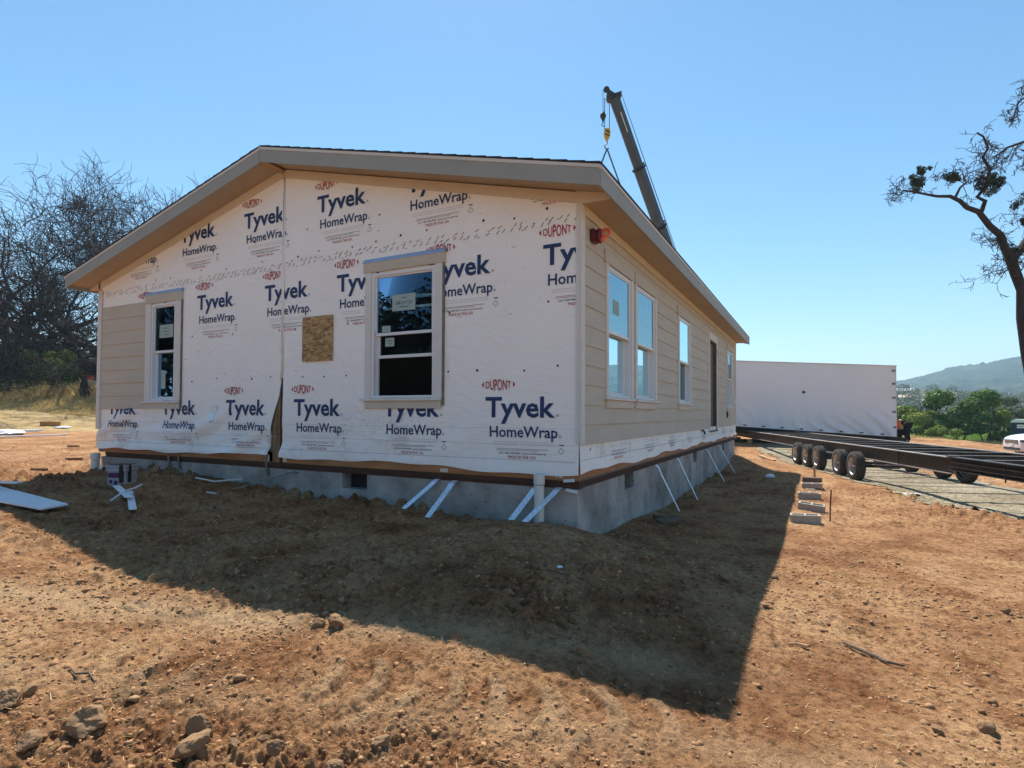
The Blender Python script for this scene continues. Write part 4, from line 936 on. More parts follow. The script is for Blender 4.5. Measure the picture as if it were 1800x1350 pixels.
# far left boards, block and litter
def azp(px,D):
    q=CAM+(F+r_*(px-907.09)/1002.24)*D;return q.x,q.y
def rod(name,label,cat,p,q,w,h,m,group=None):
    mb=MB();zp=hz(*p)+h/2+.02;zq=hz(*q)+h/2+.02;mb.beam((p[0],p[1],zp),(q[0],q[1],zq),w,h);return tag(build(name,mb,m,bevel=.004),label,cat,group)
rod('white_board','long thin white board nearest on the dirt at far left','board',azp(-20,22.5),azp(120,25.5),.12,.05,M['white'])
rod('white_board','white board behind the longest one at far left, half under plastic','board',azp(-20,26),azp(72,29),.25,.10,M['white'])
crumpled('plastic_sheet','shiny white plastic sheet heaped over the boards at far left','sheet',azp(12,25.5),.75,M['white'],9,.2)
crumpled('plastic_sheet','small grey plastic scrap beside the orange timber block at far left','sheet',azp(112,31),.4,M['inkfaint'],10,.2)
mb=MB();mb.box((-.45,-.1,0),(.45,.1,.24));tag(build('timber_block',mb,mat('orange_timber',(.46,.22,.08,1),.8,.2,3,.2,30),loc=(*azp(90,31.5),hz(*azp(90,31.5))),rz=.9,bevel=.01),'orange brown timber block on the dirt edge before the dry grass','timber')
for k,(x,y,l,a,lb) in enumerate([(-12.2,.9,.32,.8,'low brown wood scrap in front of the dirt edge left of the house'),(-13.2,2.6,.30,.9,'brown wood scrap on sunlit dirt nearer the house corner, farther back'),(-10.6,-.4,.28,.5,'brown wood scrap at the sunlit edge of the shadow, far left'),(-17.5,3.3,.3,.7,'dark wood scrap farthest out on the sunlit dirt at left')]):
    board('wood_scrap',lb,'wood scrap',(x,y),l,.07,.05,a,M['steelbrn'] if 0 else mat('brown_wood_scrap_%d'%k,(.22,.12,.06,1),.85,.2,4,.2,30),group='wood scraps on the dirt left of the house')
# ---- rocks
def rockmesh(seed,sub=3,facets=11,flat=.7):
    q=random.Random(seed);bm=bmesh.new();bmesh.ops.create_icosphere(bm,subdivisions=4,radius=1)
    pl=[(Vector((q.gauss(0,1),q.gauss(0,1),q.gauss(0,.8))).normalized(),q.uniform(.55,.92)) for _ in range(facets)]
    sc=Vector((1,q.uniform(.6,.9),flat*q.uniform(.8,1.1)))
    for v_ in bm.verts:
        n_=v_.co.normalized();r=1.0
        for d,h in pl:
            k=n_.dot(d)
            if k>.05:r=min(r,h/k)
        w5=mnoise.fractal(n_*2.2+Vector((seed,0,0)),1,2,5)*.13;c=n_*r*(1+w5+q.uniform(-.01,.01));v_.co=Vector((c.x*sc.x,c.y*sc.y,c.z*sc.z))
    me=bpy.data.meshes.new('rock');bm.to_mesh(me);bm.free();me.materials.append(M['rock']);return me
ROCKS=[(-.76,-4.26,.115,'large round tan rock with dark shadowed underside, foreground left of centre-left'),
 (-.19,-4.13,.085,'dark rough rock under the pale slab, foreground centre-left'),
 (-.29,-4.03,.075,'pale slab-like rock standing behind the dark rough one, foreground'),
 (-.10,-4.00,.03,'small pale stone touching the right of the dark rough rock'),
 (-.86,-4.46,.06,'mid-sized rock at the lower left corner of the dirt, below the large round rock'),
 (-1.34,-4.27,.05,'dark rock with a hole-like shadow at the far left edge'),
 (-1.30,-4.36,.085,'flat dark rock half buried below the left edge rock'),
 (.0,-3.92,.034,'tan pebble with dark left face, right of the pale slab rock'),
 (.12,-3.96,.05,'angular tan rock in the bottom foreground, just right of the rock pile'),
 (.51,-3.72,.05,'flat tan rock at the bottom of the dirt, centre'),
 (.45,-3.93,.05,'white dusty rock cut by the bottom edge, centre'),
 (-.50,-2.99,.075,'cluster rock of reddish clod on the sunlit side of the shadow edge'),
 (-.60,-3.05,.05,'smaller reddish clod beside the cluster on the shadow edge'),
 (-.03,-1.10,.05,'grey rock in the shadow below the twin straps by the corner'),
 (-.48,-1.0,.085,'largest grey rock in the shadow in front of the white drain pipe'),
 (-2.84,-1.43,.045,'pale flat rock alone in the shadow at left of centre'),
 (.25,-2.05,.05,'dark lump of rock in the lower part of the shadow'),
 (1.0,-2.5,.05,'round grey rock near the lower tip of the shadow'),
 (2.76,-2.20,.035,'dark stone in the broken clods at lower right'),
 (2.98,-2.08,.045,'dark squarish rock at lower right, near the bottom edge'),
 (3.18,-1.92,.035,'tan rock at lower right, right of the dark squarish one'),
 (1.88,.29,.04,'reddish stone on sunlit dirt just right of the shadow edge'),
 (3.6,.3,.045,'tan flat stone far right of the shadow on ridged dirt'),
 (-7.1,-.28,.13,'dark clod heap against the foundation, right of the carton'),
 (1.5,-.3,.055,'dark stone sticking up near the right rim of the shadow')]
for k,(x,y,r,lb) in enumerate(ROCKS):
    o=link('rock',rockmesh(300+k,flat=1.3 if 'slab-like' in lb else .75),loc=(x,y,hz(x,y)+r*.28));q=random.Random(k)
    o.scale=(r,r,r);o.rotation_euler=(q.uniform(-.3,.3),q.uniform(-.3,.3),q.uniform(0,6.3));tag(o,lb,'rock','rocks lying on the bare soil')
# sticks
def stick(pts,r,label,m=None):
    P=[(x,y,hz(x,y)+r*1.2+.005) for x,y in pts];mb=MB();mb.tube(P,[r*.6,r,r*1.1,r*.8,r*.4][:len(P)] if len(P)<=5 else r,6)
    return tag(build('stick',mb,m or M['wooddk']),label,'stick')
stick([(2.39,-1.19),(2.51,-1.26),(2.59,-1.32),(2.63,-1.39),(2.72,-1.40)],.012,'crooked grey brown stick on the sunlit soil at right')
stick([(2.06,-1.46),(2.12,-1.45),(2.18,-1.47)],.009,'short pale stick next to the lower right rim of the shadow',M['wood'])
stick([(.35,-1.6),(.5,-1.55),(.6,-1.45)],.006,'thin forked twig in the shadow')
stick([(-4.6,-1.2),(-4.3,-1.35),(-4.05,-1.38)],.014,'bent twig in the shadow right of the crossed trim scraps')
stick([(-1.42,-4.05),(-1.33,-4.06),(-1.26,-4.03),(-1.18,-4.04)],.006,'dark curled root on the sunlit soil at left')
stick([(2.55,-2.6),(2.7,-2.75),(2.8,-2.9)],.004,'dry straw stalk at lower right',M['wood'])
# ---- loose gravel, clods and straw (countless)
def scatter_stones(kind_=0):
    n=38000;az=math.atan2(F.x,F.y)+np.radians(rs.uniform(-46,46,n));inv=rs.uniform(1/30,1/1.9,n)**1.0;d=1/inv
    d=np.where(rs.rand(n)<.5,rs.uniform(2.0,8,n),d)
    x=CAM.x+np.sin(az)*d;y=CAM.y+np.cos(az)*d
    inside=(x<.05)&(x>-9.45)&(y>-.03)&(y<13.6);k=~inside;x,y,d=x[k],y[k],d[k];n=len(x)
    cl=fbm(x*.8,y*.8,3,400);k=rs.rand(n)<np.clip((cl-.3)*3.2,.12,1);x,y,d=x[k],y[k],d[k];n=len(x)
    r=rs.lognormal(math.log(.0042),.6,n);r=np.clip(r*(1+d/7),.003,.02)
    big=rs.rand(n)<.06*np.clip((d-3)/3,0,1);r=np.where(big,rs.uniform(.014,.034,n),r)
    z=H(x,y)
    base=np.array([(0,0,1),(.894,0,.447),(.276,.851,.447),(-.724,.526,.447),(-.724,-.526,.447),(.276,-.851,.447),(.724,.526,-.447),(-.276,.851,-.447),(-.894,0,-.447),(-.276,-.851,-.447),(.724,-.526,-.447),(0,0,-1)])
    fc=np.array([(0,1,2),(0,2,3),(0,3,4),(0,4,5),(0,5,1),(1,6,2),(2,7,3),(3,8,4),(4,9,5),(5,10,1),(6,7,2),(7,8,3),(8,9,4),(9,10,5),(10,6,1),(6,11,7),(7,11,8),(8,11,9),(9,11,10),(10,11,6)])
    V=base[None]*(1+rs.uniform(-.5,.4,(n,12,1)))+rs.uniform(-.22,.22,(n,12,3))
    V=V*np.stack([np.ones(n),rs.uniform(.55,1,n),rs.uniform(.45,.95,n)],1)[:,None,:]
    a=rs.uniform(0,6.28,n);ca,sa=np.cos(a)[:,None],np.sin(a)[:,None];X=V[...,0]*ca-V[...,1]*sa;Y=V[...,0]*sa+V[...,1]*ca
    V=np.stack([X,Y,V[...,2]],-1)*r[:,None,None]+np.stack([x,y,z-r*.05],1)[:,None,:]
    Fc=(fc[None]+np.arange(n)[:,None,None]*12).reshape(-1,3)
    return V.reshape(-1,3),Fc
v,f=scatter_stones();kind(npmesh('gravel_and_clods',v,f,M['clod']),'stuff','small stones and dirt clods strewn over the soil','stones')
def blades(n,x,y,z,h,wd,lean,flat=False):
    a=rs.uniform(0,6.283,n);b=rs.uniform(0,6.283,n);l=h*rs.uniform(.6,1.3,n)
    if flat: ex,ey,ez=np.cos(a)*l,np.sin(a)*l,rs.uniform(-.1,.35,n)*l
    else: ex,ey,ez=np.cos(a)*l*lean*rs.rand(n),np.sin(a)*l*lean*rs.rand(n),l
    px,py=np.cos(b)*wd/2,np.sin(b)*wd/2
    if flat: px,py=-np.sin(a)*wd/2,np.cos(a)*wd/2
    V=np.stack([np.stack([x-px,y-py,z],1),np.stack([x+px,y+py,z],1),np.stack([x+ex*.55+px*.7,y+ey*.55+py*.7,z+ez*.6],1),np.stack([x+ex,y+ey,z+ez],1)],1)
    Fq=np.arange(n*4).reshape(n,4);return V.reshape(-1,3),Fq
n=5200;az=math.atan2(F.x,F.y)+np.radians(rs.uniform(-46,46,n));d=1/rs.uniform(1/22,1/2.0,n);x=CAM.x+np.sin(az)*d;y=CAM.y+np.cos(az)*d
k=~((x<.05)&(x>-9.45)&(y>-.03)&(y<13.6))&(rs.rand(n)<np.clip((fbm(x*.6,y*.6,3,480)-.35)*3,.1,1));x,y,d=x[k],y[k],d[k];n=len(x)
v,f=blades(n,x,y,H(x,y)+.008,.045*(1+d/15),np.minimum(.0022*(1+d/5),.012),1,True)
kind(npmesh('straw_litter',v,f,M['straw']),'stuff','dry straw bits scattered on the soil','straw')
# dry tuft
n=160;x=rs.normal(2.63,.14,n);y=rs.normal(.79,.14,n);v,f=blades(n,x,y,H(x,y),.12,.003,1,True);kind(npmesh('straw_tuft',v,f,M['straw']),'stuff','flattened pale straw tuft on the sunlit dirt right of the shadow','straw')
# ================================================================ TRAILER
ux,uy=-.307,.952;nx,ny=.952,.307     # along (rearward) and across (away from the house)
TO=(3.02,12.05)                       # first near wheel
tr=thing('trailer_chassis','long empty black steel house trailer frame with five wheels along its near side','trailer',(TO[0],TO[1],-.93),0)
def TP(s,t,z): return Vector((ux*s+nx*t,uy*s+ny*t,z))   # local to the trailer empty
def ibeam(mb,s0,s1,t,z0,z1,w=.14,web=.014,fl=.016,m=0,me=1,zs=0):
    for a,b,c,d,mm in((t-w/2,t+w/2,z1-fl,z1,me),(t-web/2,t+web/2,z0+fl,z1-fl,m),(t-w/2,t+w/2,z0,z0+fl,me)):
        P=[TP(s,q,z+zs*(s)) for z in(c,d) for s,q in((s0,a),(s1,a),(s1,b),(s0,b))]
        mb.add(P,[(0,3,2,1),(4,5,6,7),(0,1,5,4),(1,2,6,5),(2,3,7,6),(3,0,4,7)],mm)
Zt,Zb=.885,.56
for t,lb in((.23,''),(2.33,'')):
    mb=MB();ibeam(mb,-4.4,15.4,t,Zb,Zt);build('main_beam',mb,[M['steelblk'],M['steeledge']],tr)
    mb=MB();ibeam(mb,-13.5,-4.38,t,Zb+.075,Zt+.012,w=.17);ibeam(mb,-13.5,-4.38,t-.03,Zb+.14,Zt-.08,w=.10,m=0,me=0);build('drawbar_beam',mb,[M['steelblk'],M['steelblk']],tr)
mb=MB()
for s in np.arange(-3.6,13,2.45): mb.box((0,0,0),(0,0,0)) if 0 else ibeam(mb,s,s+.02,0,0,0) if 0 else None
build_x=[]
for k,s in enumerate(np.arange(-12.2,15.3,1.22)):
    mb=MB();p=TP(s,.24,Zt-.06);q=TP(s,2.32,Zt-.06);mb.beam(p,q,.05,.09,0);mb.beam(p+Vector((0,0,.05)),q+Vector((0,0,.05)),.06,.006,1);build('crossmember',mb,[M['steelblk'],M['steeledge']],tr)
for s0 in(7.2,9.7,-7,-9.5):
    mb=MB();mb.beam(TP(s0,.24,Zt-.03),TP(s0+.9,.24+.55,Zt-.03),.04,.04);mb.beam(TP(s0,.26,Zb+.02),TP(s0,.75,Zt-.05),.04,.05);build('diagonal_brace',mb,M['steeledge'],tr)
for s in(2.3,5.2,8.1,11.0,-2.4,-6,-8.6):
    mb=MB();mb.box((0,0,0),(0,0,0)) if 0 else mb.beam(TP(s,.16,Zb+.02),TP(s,.16,Zt-.02),.012,.02);build('web_stiffener',mb,M['steelbrn'],tr)
# coupler cap at the sleeve joint
mb=MB();mb.obox(TP(-4.38,.23,Zt+.02),(.05*ux,.05*uy,0),(.09*nx,.09*ny,0),(0,0,.02));build('joint_plate',mb,M['steeledge'],tr)
# axles and wheels
wh=[-.5,.55,2.2,3.2,4.25]
def wheel_parts(par,s,t,sg):
    c=TP(s,t,.365);ax=Vector((nx,ny,0))*sg            # points outward
    def lathe_local(prof,n,m,name,p,smooth=True):
        mb=MB();q=ax.to_track_quat('Z','Y').to_matrix().to_4x4();q.translation=c
        mb.lathe(prof,n=n).xf(q);return build(name,mb,m,p,smooth=smooth)
    r=.37;w=.11
    ty=lathe_local([(.235,-w),(.29,-w*1.05),(.345,-w*.95),(r-.005,-w*.7),(r,-w*.3),(r,w*.3),(r-.005,w*.7),(.345,w*.95),(.29,w*1.05),(.235,w)],36,M['tyre'],'wheel',par)
    mb=MB();q=ax.to_track_quat('Z','Y').to_matrix().to_4x4();q.translation=c
    for k in range(36):
        a=2*math.pi*k/36
        for z0,z1,da in((-.085,-.01,0),(.01,.085,.09)):
            mb.obox(((r+.001)*math.cos(a+da),(r+.001)*math.sin(a+da),(z0+z1)/2),(-math.sin(a+da)*.022,math.cos(a+da)*.022,0),(math.cos(a+da)*.006,math.sin(a+da)*.006,0),(0,0,(z1-z0)/2))
    mb.xf(q);build('tread_blocks',mb,M['tyre'],ty)
    lathe_local([(.236,w*.92),(.226,w*.97),(.218,w*.9),(.212,w*.2),(.205,-w*.6)],30,M['rimw'],'wheel_rim',ty)
    lathe_local([(.205,-w*.25),(.10,-w*.1),(.085,.0),(.06,.03),(.0,.035)],20,M['steelblk'],'wheel_disc',ty)
    lathe_local([(.03,.03),(.028,.075),(.0,.08)],10,M['rimw'],'hub_cap',ty)
for s in wh:
    wheel_parts(tr,s,-.0,-1);wheel_parts(tr,s,2.56,1)
    mb=MB();mb.tube([TP(s,.1,.365),TP(s,2.46,.365)],.04,8);mb.beam(TP(s-.3,.23,.47),TP(s+.3,.23,.47),.05,.035);mb.beam(TP(s-.3,2.33,.47),TP(s+.3,2.33,.47),.05,.035);build('axle',mb,M['steelblk'],tr)
mb=MB();mb.tube([TP(-.9,.3,.42),TP(-.5,.25,.36),TP(-.4,.1,.34)],.02,6);build('brake_line',mb,M['steelblk'],tr)
# props under the rear
for s in(12.3,14.9):
    for t in(.23,2.33):
        mb=MB();mb.box((-.1,-.1,-.02),(.1,.1,.50));mb.box((-.16,-.16,-.1),(.16,.16,.0));mb.xf(Matrix.Translation(TP(s,t,0.0)));build('support_post',mb,M['wood'],tr)
rod('plank','pale plank lying on the dirt between the house end and the trailer','plank',(1.05,14.9),(.35,17.6),.10,.05,M['wood'])
# ================================================================ SECOND MODULE ON ITS FRAME
A0=Vector((5.50,25.10,-.23));dx=Vector((-.989,-.15,.06)).normalized();dyv=Vector((-.15,.989,0)).normalized()
ML=16.5;MD=4.0;MH=3.2;ML=19.5
mod=thing('house_module','second house section wrapped in plain white sheeting on a black steel frame','module',tuple(A0),0)
M['modwrap']=mat('plain_white_sheeting',(.84,.82,.82,1),.5,.03,.7,.5,1.6,stretch=(1,1,1.0),bdist=.05)
def MP(s,t,z): return dx*s+dyv*t+Vector((0,0,z))
mb=MB();nu,nz=150,36;o=0
for i in range(nu+1):
    for j in range(nz+1):
        s=ML*i/nu;z=MH*j/nz;low=sstep(1.5,.1,z)
        d=-.018*math.sin(s*3+z)-low*.08*max(0,math.sin((s*1.0-z*1.0)*8+math.sin(s*2)*1.2))*(0.25+max(0,math.sin(s*.9+.6)))-low*.045*math.sin(s*9-z*6+2*math.sin(z*3+s))
        p=MP(s,d,z);mb.v.append(tuple(p))
for i in range(nu):
    for j in range(nz): a=i*(nz+1)+j;mb.f.append((a,a+nz+1,a+nz+2,a+1));mb.m.append(0)
build('wrapped_wall',mb,M['modwrap'],mod,smooth=True)
mb=MB();
def mslab(mb,s0,s1,t0,t1,z0,z1,m=0):
    P=[MP(s,t,z) for z in(z0,z1) for s,t in((s0,t0),(s1,t0),(s1,t1),(s0,t1))];mb.add(P,[(0,3,2,1),(4,5,6,7),(0,1,5,4),(1,2,6,5),(2,3,7,6),(3,0,4,7)],m)
mslab(mb,.0,ML,.01,MD,.0,MH-.004);build('module_body',mb,M['modwrap'],mod)
mb=MB();mslab(mb,-.03,ML,-.03,MD+.03,MH-.003,MH+.035);build('top_edge',mb,M['drip'],mod)
mb=MB();mslab(mb,-.012,.03,-.02,.03,0,MH);build('corner_batten',mb,M['trim'],mod)
for z in(.38,1.08,1.72,2.35,2.95):
    mb=MB();mslab(mb,.04,.20,-.03,-.014,z,z+.10) if 0 else mslab(mb,.03,.16,-.035,-.02,z,z+.09);build('tape_patch',mb,M['galvdark'],mod)
mb=MB();mslab(mb,3.72,3.84,-.05,-.02,1.78,1.88);build('wall_patch',mb,M['blackp'],mod)
for k,s in enumerate(np.arange(.5,9.5,.83)):
    mb=MB();mslab(mb,s,s+.14,-.075,-.06,.06,.11);build('fastening_block',mb,M['blackp'],mod)
mb=MB();mslab(mb,-.45,ML,.2,.34,-.32,-.01);mslab(mb,-.45,ML,MD-.34,MD-.2,-.32,-.01);mslab(mb,-.1,ML,-.02,MD+.02,-.05,-.006)
for s in np.arange(.2,ML,1.3): mslab(mb,s,s+.08,-.02,MD,-.16,-.051)
build('steel_frame',mb,M['steelblk'],mod)
# short legs under the frame
for s in(.1,2.6,4.4,6.0,8.0): 
    zt=(MP(s,.27,-.32)+A0);zg=hz(zt.x,zt.y)
    mb=MB();mb.box((-.05,-.05,zg-zt.z-.05),(.05,.05,.0));mb.xf(Matrix.Translation(MP(s,.27,-.32)));build('support_leg',mb,M['steelblk'],mod)
# yellow jacking block
jp=A0+MP(.75,-.15,0);jz=hz(jp.x,jp.y)
jk=thing('jacking_block','yellow jacking block under the near end of the wrapped module','jack',(jp.x,jp.y,jz),math.atan2(dx.y,dx.x))
mb=MB();mb.box((-.75,-.12,-.03),(.75,.12,.04));build('base_plate',mb,M['wooddk'],jk)
for x in(-.68,.62): mb=MB();mb.box((x,-.1,.04),(x+.12,.1,.28));build('end_post',mb,M['yellow'],jk,bevel=.01)
mb=MB();mb.lathe([(0,-.25),(.10,-.25),(.12,-.2),(.12,.2),(.1,.25),(0,.25)],(-.1,0,.16),'x',16);build('cylinder',mb,M['yellow'],jk,smooth=False)
# ================================================================ CRANE
P0=Vector((-3.91,36.17,2.64));P1=Vector((-7.35,23.95,18.05))
cr=thing('mobile_crane','dark grey telescopic crane boom leaning over the roof with hoist lines','crane',(P0.x,P0.y,hz(P0.x,P0.y)))
CO=Vector(cr.location)
bd=(P1-P0).normalized();Lb=(P1-P0).length;side_=bd.cross(Vector((0,0,1))).normalized();upb=side_.cross(bd)
def seg(a,b,w,h,m,name):
    mb=MB();p=P0+bd*a-CO;q=P0+bd*b-CO;c=.28*w
    ring=[(-w/2+c,-h/2),(w/2-c,-h/2),(w/2,-h/2+c),(w/2,h/2-c),(w/2-c,h/2),(-w/2+c,h/2),(-w/2,h/2-c),(-w/2,-h/2+c)]
    mb.prism([p+side_*x+upb*y for x,y in ring],q-p);return build(name,mb,m,cr)
cuts=[0,.40,.615,.80,1.0];ws=[.72,.64,.56,.48]
for k in range(4):
    s_=seg(Lb*cuts[k],Lb*cuts[k+1],ws[k],ws[k]*1.25,M['crane'],'boom_section')
    if k<3: seg(Lb*cuts[k+1]-.10,Lb*cuts[k+1]+.02,ws[k]+.10,ws[k]*1.25+.14,M['steelblk'],'section_collar').data.materials[0]=M['matte'];mbx=MB();mbx.beam(P0+bd*(Lb*cuts[k+1])-CO+upb*.3-side_*0,P0+bd*(Lb*cuts[k+1])-CO+upb*(.3+ws[k]*.75),.08,.12);build('line_guide',mbx,M['matte'],cr)
HK=Vector((-7.66,23.70,15.95));BALL=Vector((-7.84,23.56,16.95))
# head
mb=MB();hd=(Vector((-7.75,23.52,18.12))-P1)
pv=P1;xh=Vector((-Rt.x,-Rt.y,0)) # towards image left
zu=Vector((0,0,1))
poly=[pv+xh*-.38+zu*.24,pv+xh*-.38-zu*.04,pv+xh*.08-zu*.26,pv+xh*.34-zu*.20,pv+xh*.42-zu*.02,pv+xh*.28+zu*.12,pv+xh*.0+zu*.10]
mb.prism([p-CO-Vector((F.x,F.y,0))*.22 for p in poly],Vector((F.x,F.y,0))*.44);build('boom_head',mb,M['steelblk'],cr)
fv=Vector((F.x,F.y,0)).normalized()
def sheave(c,r,name='sheave'):
    mb=MB();q=fv.to_track_quat('Z','Y').to_matrix().to_4x4();q.translation=c-CO
    mb.lathe([(0,-.07),(r,-.07),(r*.86,-.02),(r*.86,.02),(r,.07),(0,.07)],n=20).xf(q);return build(name,mb,M['steelblk'],cr)
s1c=pv+xh*.26-zu*.08-fv*.3;sheave(s1c,.2);s2c=pv+xh*.42+zu*.36-fv*.1;sheave(s2c,.16)
mb=MB();mb.beam(pv+xh*-.05+zu*.12-CO,s2c-CO,.12,.12);build('jib_arm',mb,M['steelblk'],cr)
mb=MB();mb.obox(P0+bd*(Lb*.925)-CO+side_*-.0-fv*.30+upb*0,bd*.55,upb*.10,fv*.012);build('boom_marking',mb,M['inkfaint'],cr)
def cable(a,b,r=.018,name='hoist_line'): mb=MB();mb.tube([Vector(a)-CO,Vector(b)-CO],r,5);return build(name,mb,M['cable'],cr)
zt_=s1c.z-HK.z
cable(HK+xh*.13+zu*zt_,HK+xh*.13+zu*.25,.02);cable(HK-xh*.13+zu*zt_,HK-xh*.13+zu*.25,.02)
cable(BALL+zu*(s2c.z-BALL.z),BALL+zu*.15,.016)
for k in(.42,.60): cable(pv+zu*.35-xh*.35+side_*0,P0-bd*-1.0+upb*(k+.5),.014)
mb=MB();q=Matrix.Translation(BALL-CO);mb.lathe([(0,-.42),(.03,-.40),(.04,-.3),(.08,-.2),(.15,-.08),(.17,.02),(.12,.12),(.05,.2),(.03,.3),(0,.3)],n=16).xf(q);hb=build('headache_ball',mb,M['steelblk'],cr,smooth=True)
mb=MB();mb.tube([BALL-CO-zu*.38,BALL-CO-zu*.5+xh*.08,BALL-CO-zu*.58,BALL-CO-zu*.54-xh*.08],.022,6);build('hook',mb,M['steelblk'],hb)
# hook block striped yellow and black
mb=MB()
prof=[(-.06,.31),(.06,.31),(.14,.25),(.175,.09),(.15,-.11),(.07,-.30),(-.07,-.30),(-.15,-.11),(-.175,.09),(-.14,.25)]
mb.prism([HK-CO+xh*x+zu*y-fv*.12 for x,y in prof],fv*.24);hkb=build('hook_block',mb,M['yellow'],cr,bevel=.01)
mb=MB()
for z in(.13,-.08): mb.obox(HK-CO+zu*z-fv*.125,(xh*.12+zu*.06),(zu*.035),fv*.008)
build('hazard_stripe',mb,M['blackp'],hkb)
mb=MB();b0=HK-CO-zu*.36;mb.tube([b0,b0-zu*.15,b0-zu*.22+xh*.12,b0-zu*.36+xh*.12,b0-zu*.46,b0-zu*.40-xh*.1],.035,7);build('hook',mb,M['galvdark'],hkb)
# crane carrier (hidden behind the house from the photo's place)
gz0=CO.z
def cb(name,a,b,m,bev=.03):
    mb=MB();mb.box(a,b);return build(name,mb,m,cr,bevel=bev)
cb('carrier',(-5.5,-1.25,.75),(5.5,1.25,1.25),M['steelblk']);cb('superstructure',(-1.4,-1.1,1.3),(2.6,1.1,2.3),M['crane']);cb('operator_cab',(-2.2,-1.25,1.3),(-.5,-.3,2.9),M['crane']);cb('counterweight',(2.6,-1.2,1.4),(3.6,1.2,2.4),M['crane'])
cb('driver_cab',(-6.6,-1.2,.7),(-5.0,1.2,2.5),M['crane'],.08)
for x in(-4.6,-3.2,2.4,3.8):
    for y in(-1.1,1.1):
        mb=MB();mb.lathe([(0,-.2),(.5,-.2),(.55,-.1),(.55,.1),(.5,.2),(0,.2)],(x,y,.55),'y',20);build('wheel',mb,M['tyre'],cr)
# slings from the hook to the module
def sling(a,b,label):
    a=Vector(a);b=Vector(b);mb=MB();mb.tube([(0,0,0),a-b],.045,6);return tag(build('lifting_sling',mb,mat('grey_blue_sling_webbing',(.09,.12,.15,1),.8,.1,6,0) if 'slingm' not in M else M['slingm'],loc=tuple(b)),label,'sling')
M['slingm']=mat('grey_blue_sling_webbing',(.09,.12,.15,1),.8,.1,6,0)
hb_=HK-zu*.78
mc=A0+MP(13.2,2.0,MH)
sling(hb_,A0+MP(17.6,.2,MH+.05),'left lifting sling running down from the crane hook');sling(hb_,A0+MP(9.3,.3,MH+.05),'right lifting sling running down from the crane hook')
# ================================================================ PEOPLE
def skin(name,verts,edges,rad,m,parent,lvl=2):
    me=bpy.data.meshes.new(name);me.from_pydata(verts,edges,[]);ob=bpy.data.objects.new('tmp',me);COL.objects.link(ob)
    md=ob.modifiers.new('s','SKIN');md.use_smooth_shade=True
    for i,r in enumerate(rad): me.skin_vertices[0].data[i].radius=(r,r) if not isinstance(r,tuple) else r
    me.skin_vertices[0].data[0].use_root=True
    sb=ob.modifiers.new('b','SUBSURF');sb.levels=lvl;sb.render_levels=lvl
    bpy.context.view_layer.update();dg=bpy.context.evaluated_depsgraph_get();m2=bpy.data.meshes.new_from_object(ob.evaluated_get(dg))
    bpy.data.objects.remove(ob);m2.materials.clear();m2.materials.append(m);m2.name=name
    return link(name,m2,parent)
def person(label,loc,rz,J,cloth_top,cloth_leg,hat):
    p=thing('person',label,'person',loc,rz)
    V=[];E=[];Rr=[]
    def add(pt,r,par=None):
        V.append(tuple(pt));Rr.append(r)
        if par is not None:E.append((par,len(V)-1))
        return len(V)-1
    pel=add(J['pelvis'],.14);wa=add(J['waist'],.125,pel);ch=add(J['chest'],.15,wa);nk=add(J['neck'],.055,ch);hd_=add(J['head'],.095,nk);ht=add(J['crown'],.07,hd_)
    Vh=Vector
    for s in('L','R'):
        sh=add(J['sh'+s],.065,ch);el=add(J['el'+s],.045,sh);wr=add(J['wr'+s],.03,el);pm=add(J['pm'+s],(.042,.02),wr)
        d=(Vh(J['pm'+s])-Vh(J['wr'+s])).normalized();lat=d.cross(Vh((0,1,0)));lat=lat.normalized() if lat.length>.1 else Vh((1,0,0))
        for k,(o,l) in enumerate(((-.03,.065),(-.01,.078),(.01,.072),(.03,.055))):
            b=Vh(J['pm'+s])+lat*o+d*.035;a=add(b,.009,pm);a2=add(b+d*l*.55,.008,a);add(b+d*l*.9+Vh((0,0,-.02)),.007,a2)
        th=Vh(J['wr'+s])+d*.03+lat*.04;a=add(th,.011,pm);add(th+d*.035+lat*.02,.009,a)
        hp=add(J['hp'+s],.10,pel);kn=add(J['kn'+s],.06,hp);an=add(J['an'+s],.04,kn);add(J['to'+s],.035,an)
    skin('body',V,E,Rr,M['skin'],p,1)
    q=lambda names,rad,nm,m:skin(nm,[J[a] for a in names[0]],names[1],rad,m,p,2)
    q((['pelvis','waist','chest','neck','shL','elL','shR','elR'],[(0,1),(1,2),(2,3),(2,4),(4,5),(2,6),(6,7)]),[.155,.145,.175,.08,.09,.062,.09,.062],'jacket',cloth_top)
    q((['pelvis','hpL','knL','anL','hpR','knR','anR'],[(0,1),(1,2),(2,3),(0,4),(4,5),(5,6)]),[.16,.12,.085,.065,.12,.085,.065],'trousers',cloth_leg)
    for s in'LR': q((['an'+s,'to'+s],[(0,1)]),[.06,.055],'boot',M['boot'])
    h=Vh(J['head']);c=Vh(J['crown']);dd=(c-h).normalized()
    mb=MB();Q=dd.to_track_quat('Z','Y').to_matrix().to_4x4();Q.translation=h;mb.lathe([(.125,-.0),(.122,.05),(.10,.11),(.05,.145),(0,.15)],n=16);mb.lathe([(.16,-.0),(.12,.012)],n=16);mb.xf(Q);build('hat',mb,hat,p,smooth=True)
    f_=Vh(J['face']);mb=MB();mb.lathe([(0,.02),(.014,.01),(.018,-.01),(0,-.02)],tuple(h+f_*.10),'z',8);build('nose',mb,M['skin'],p)
    return p
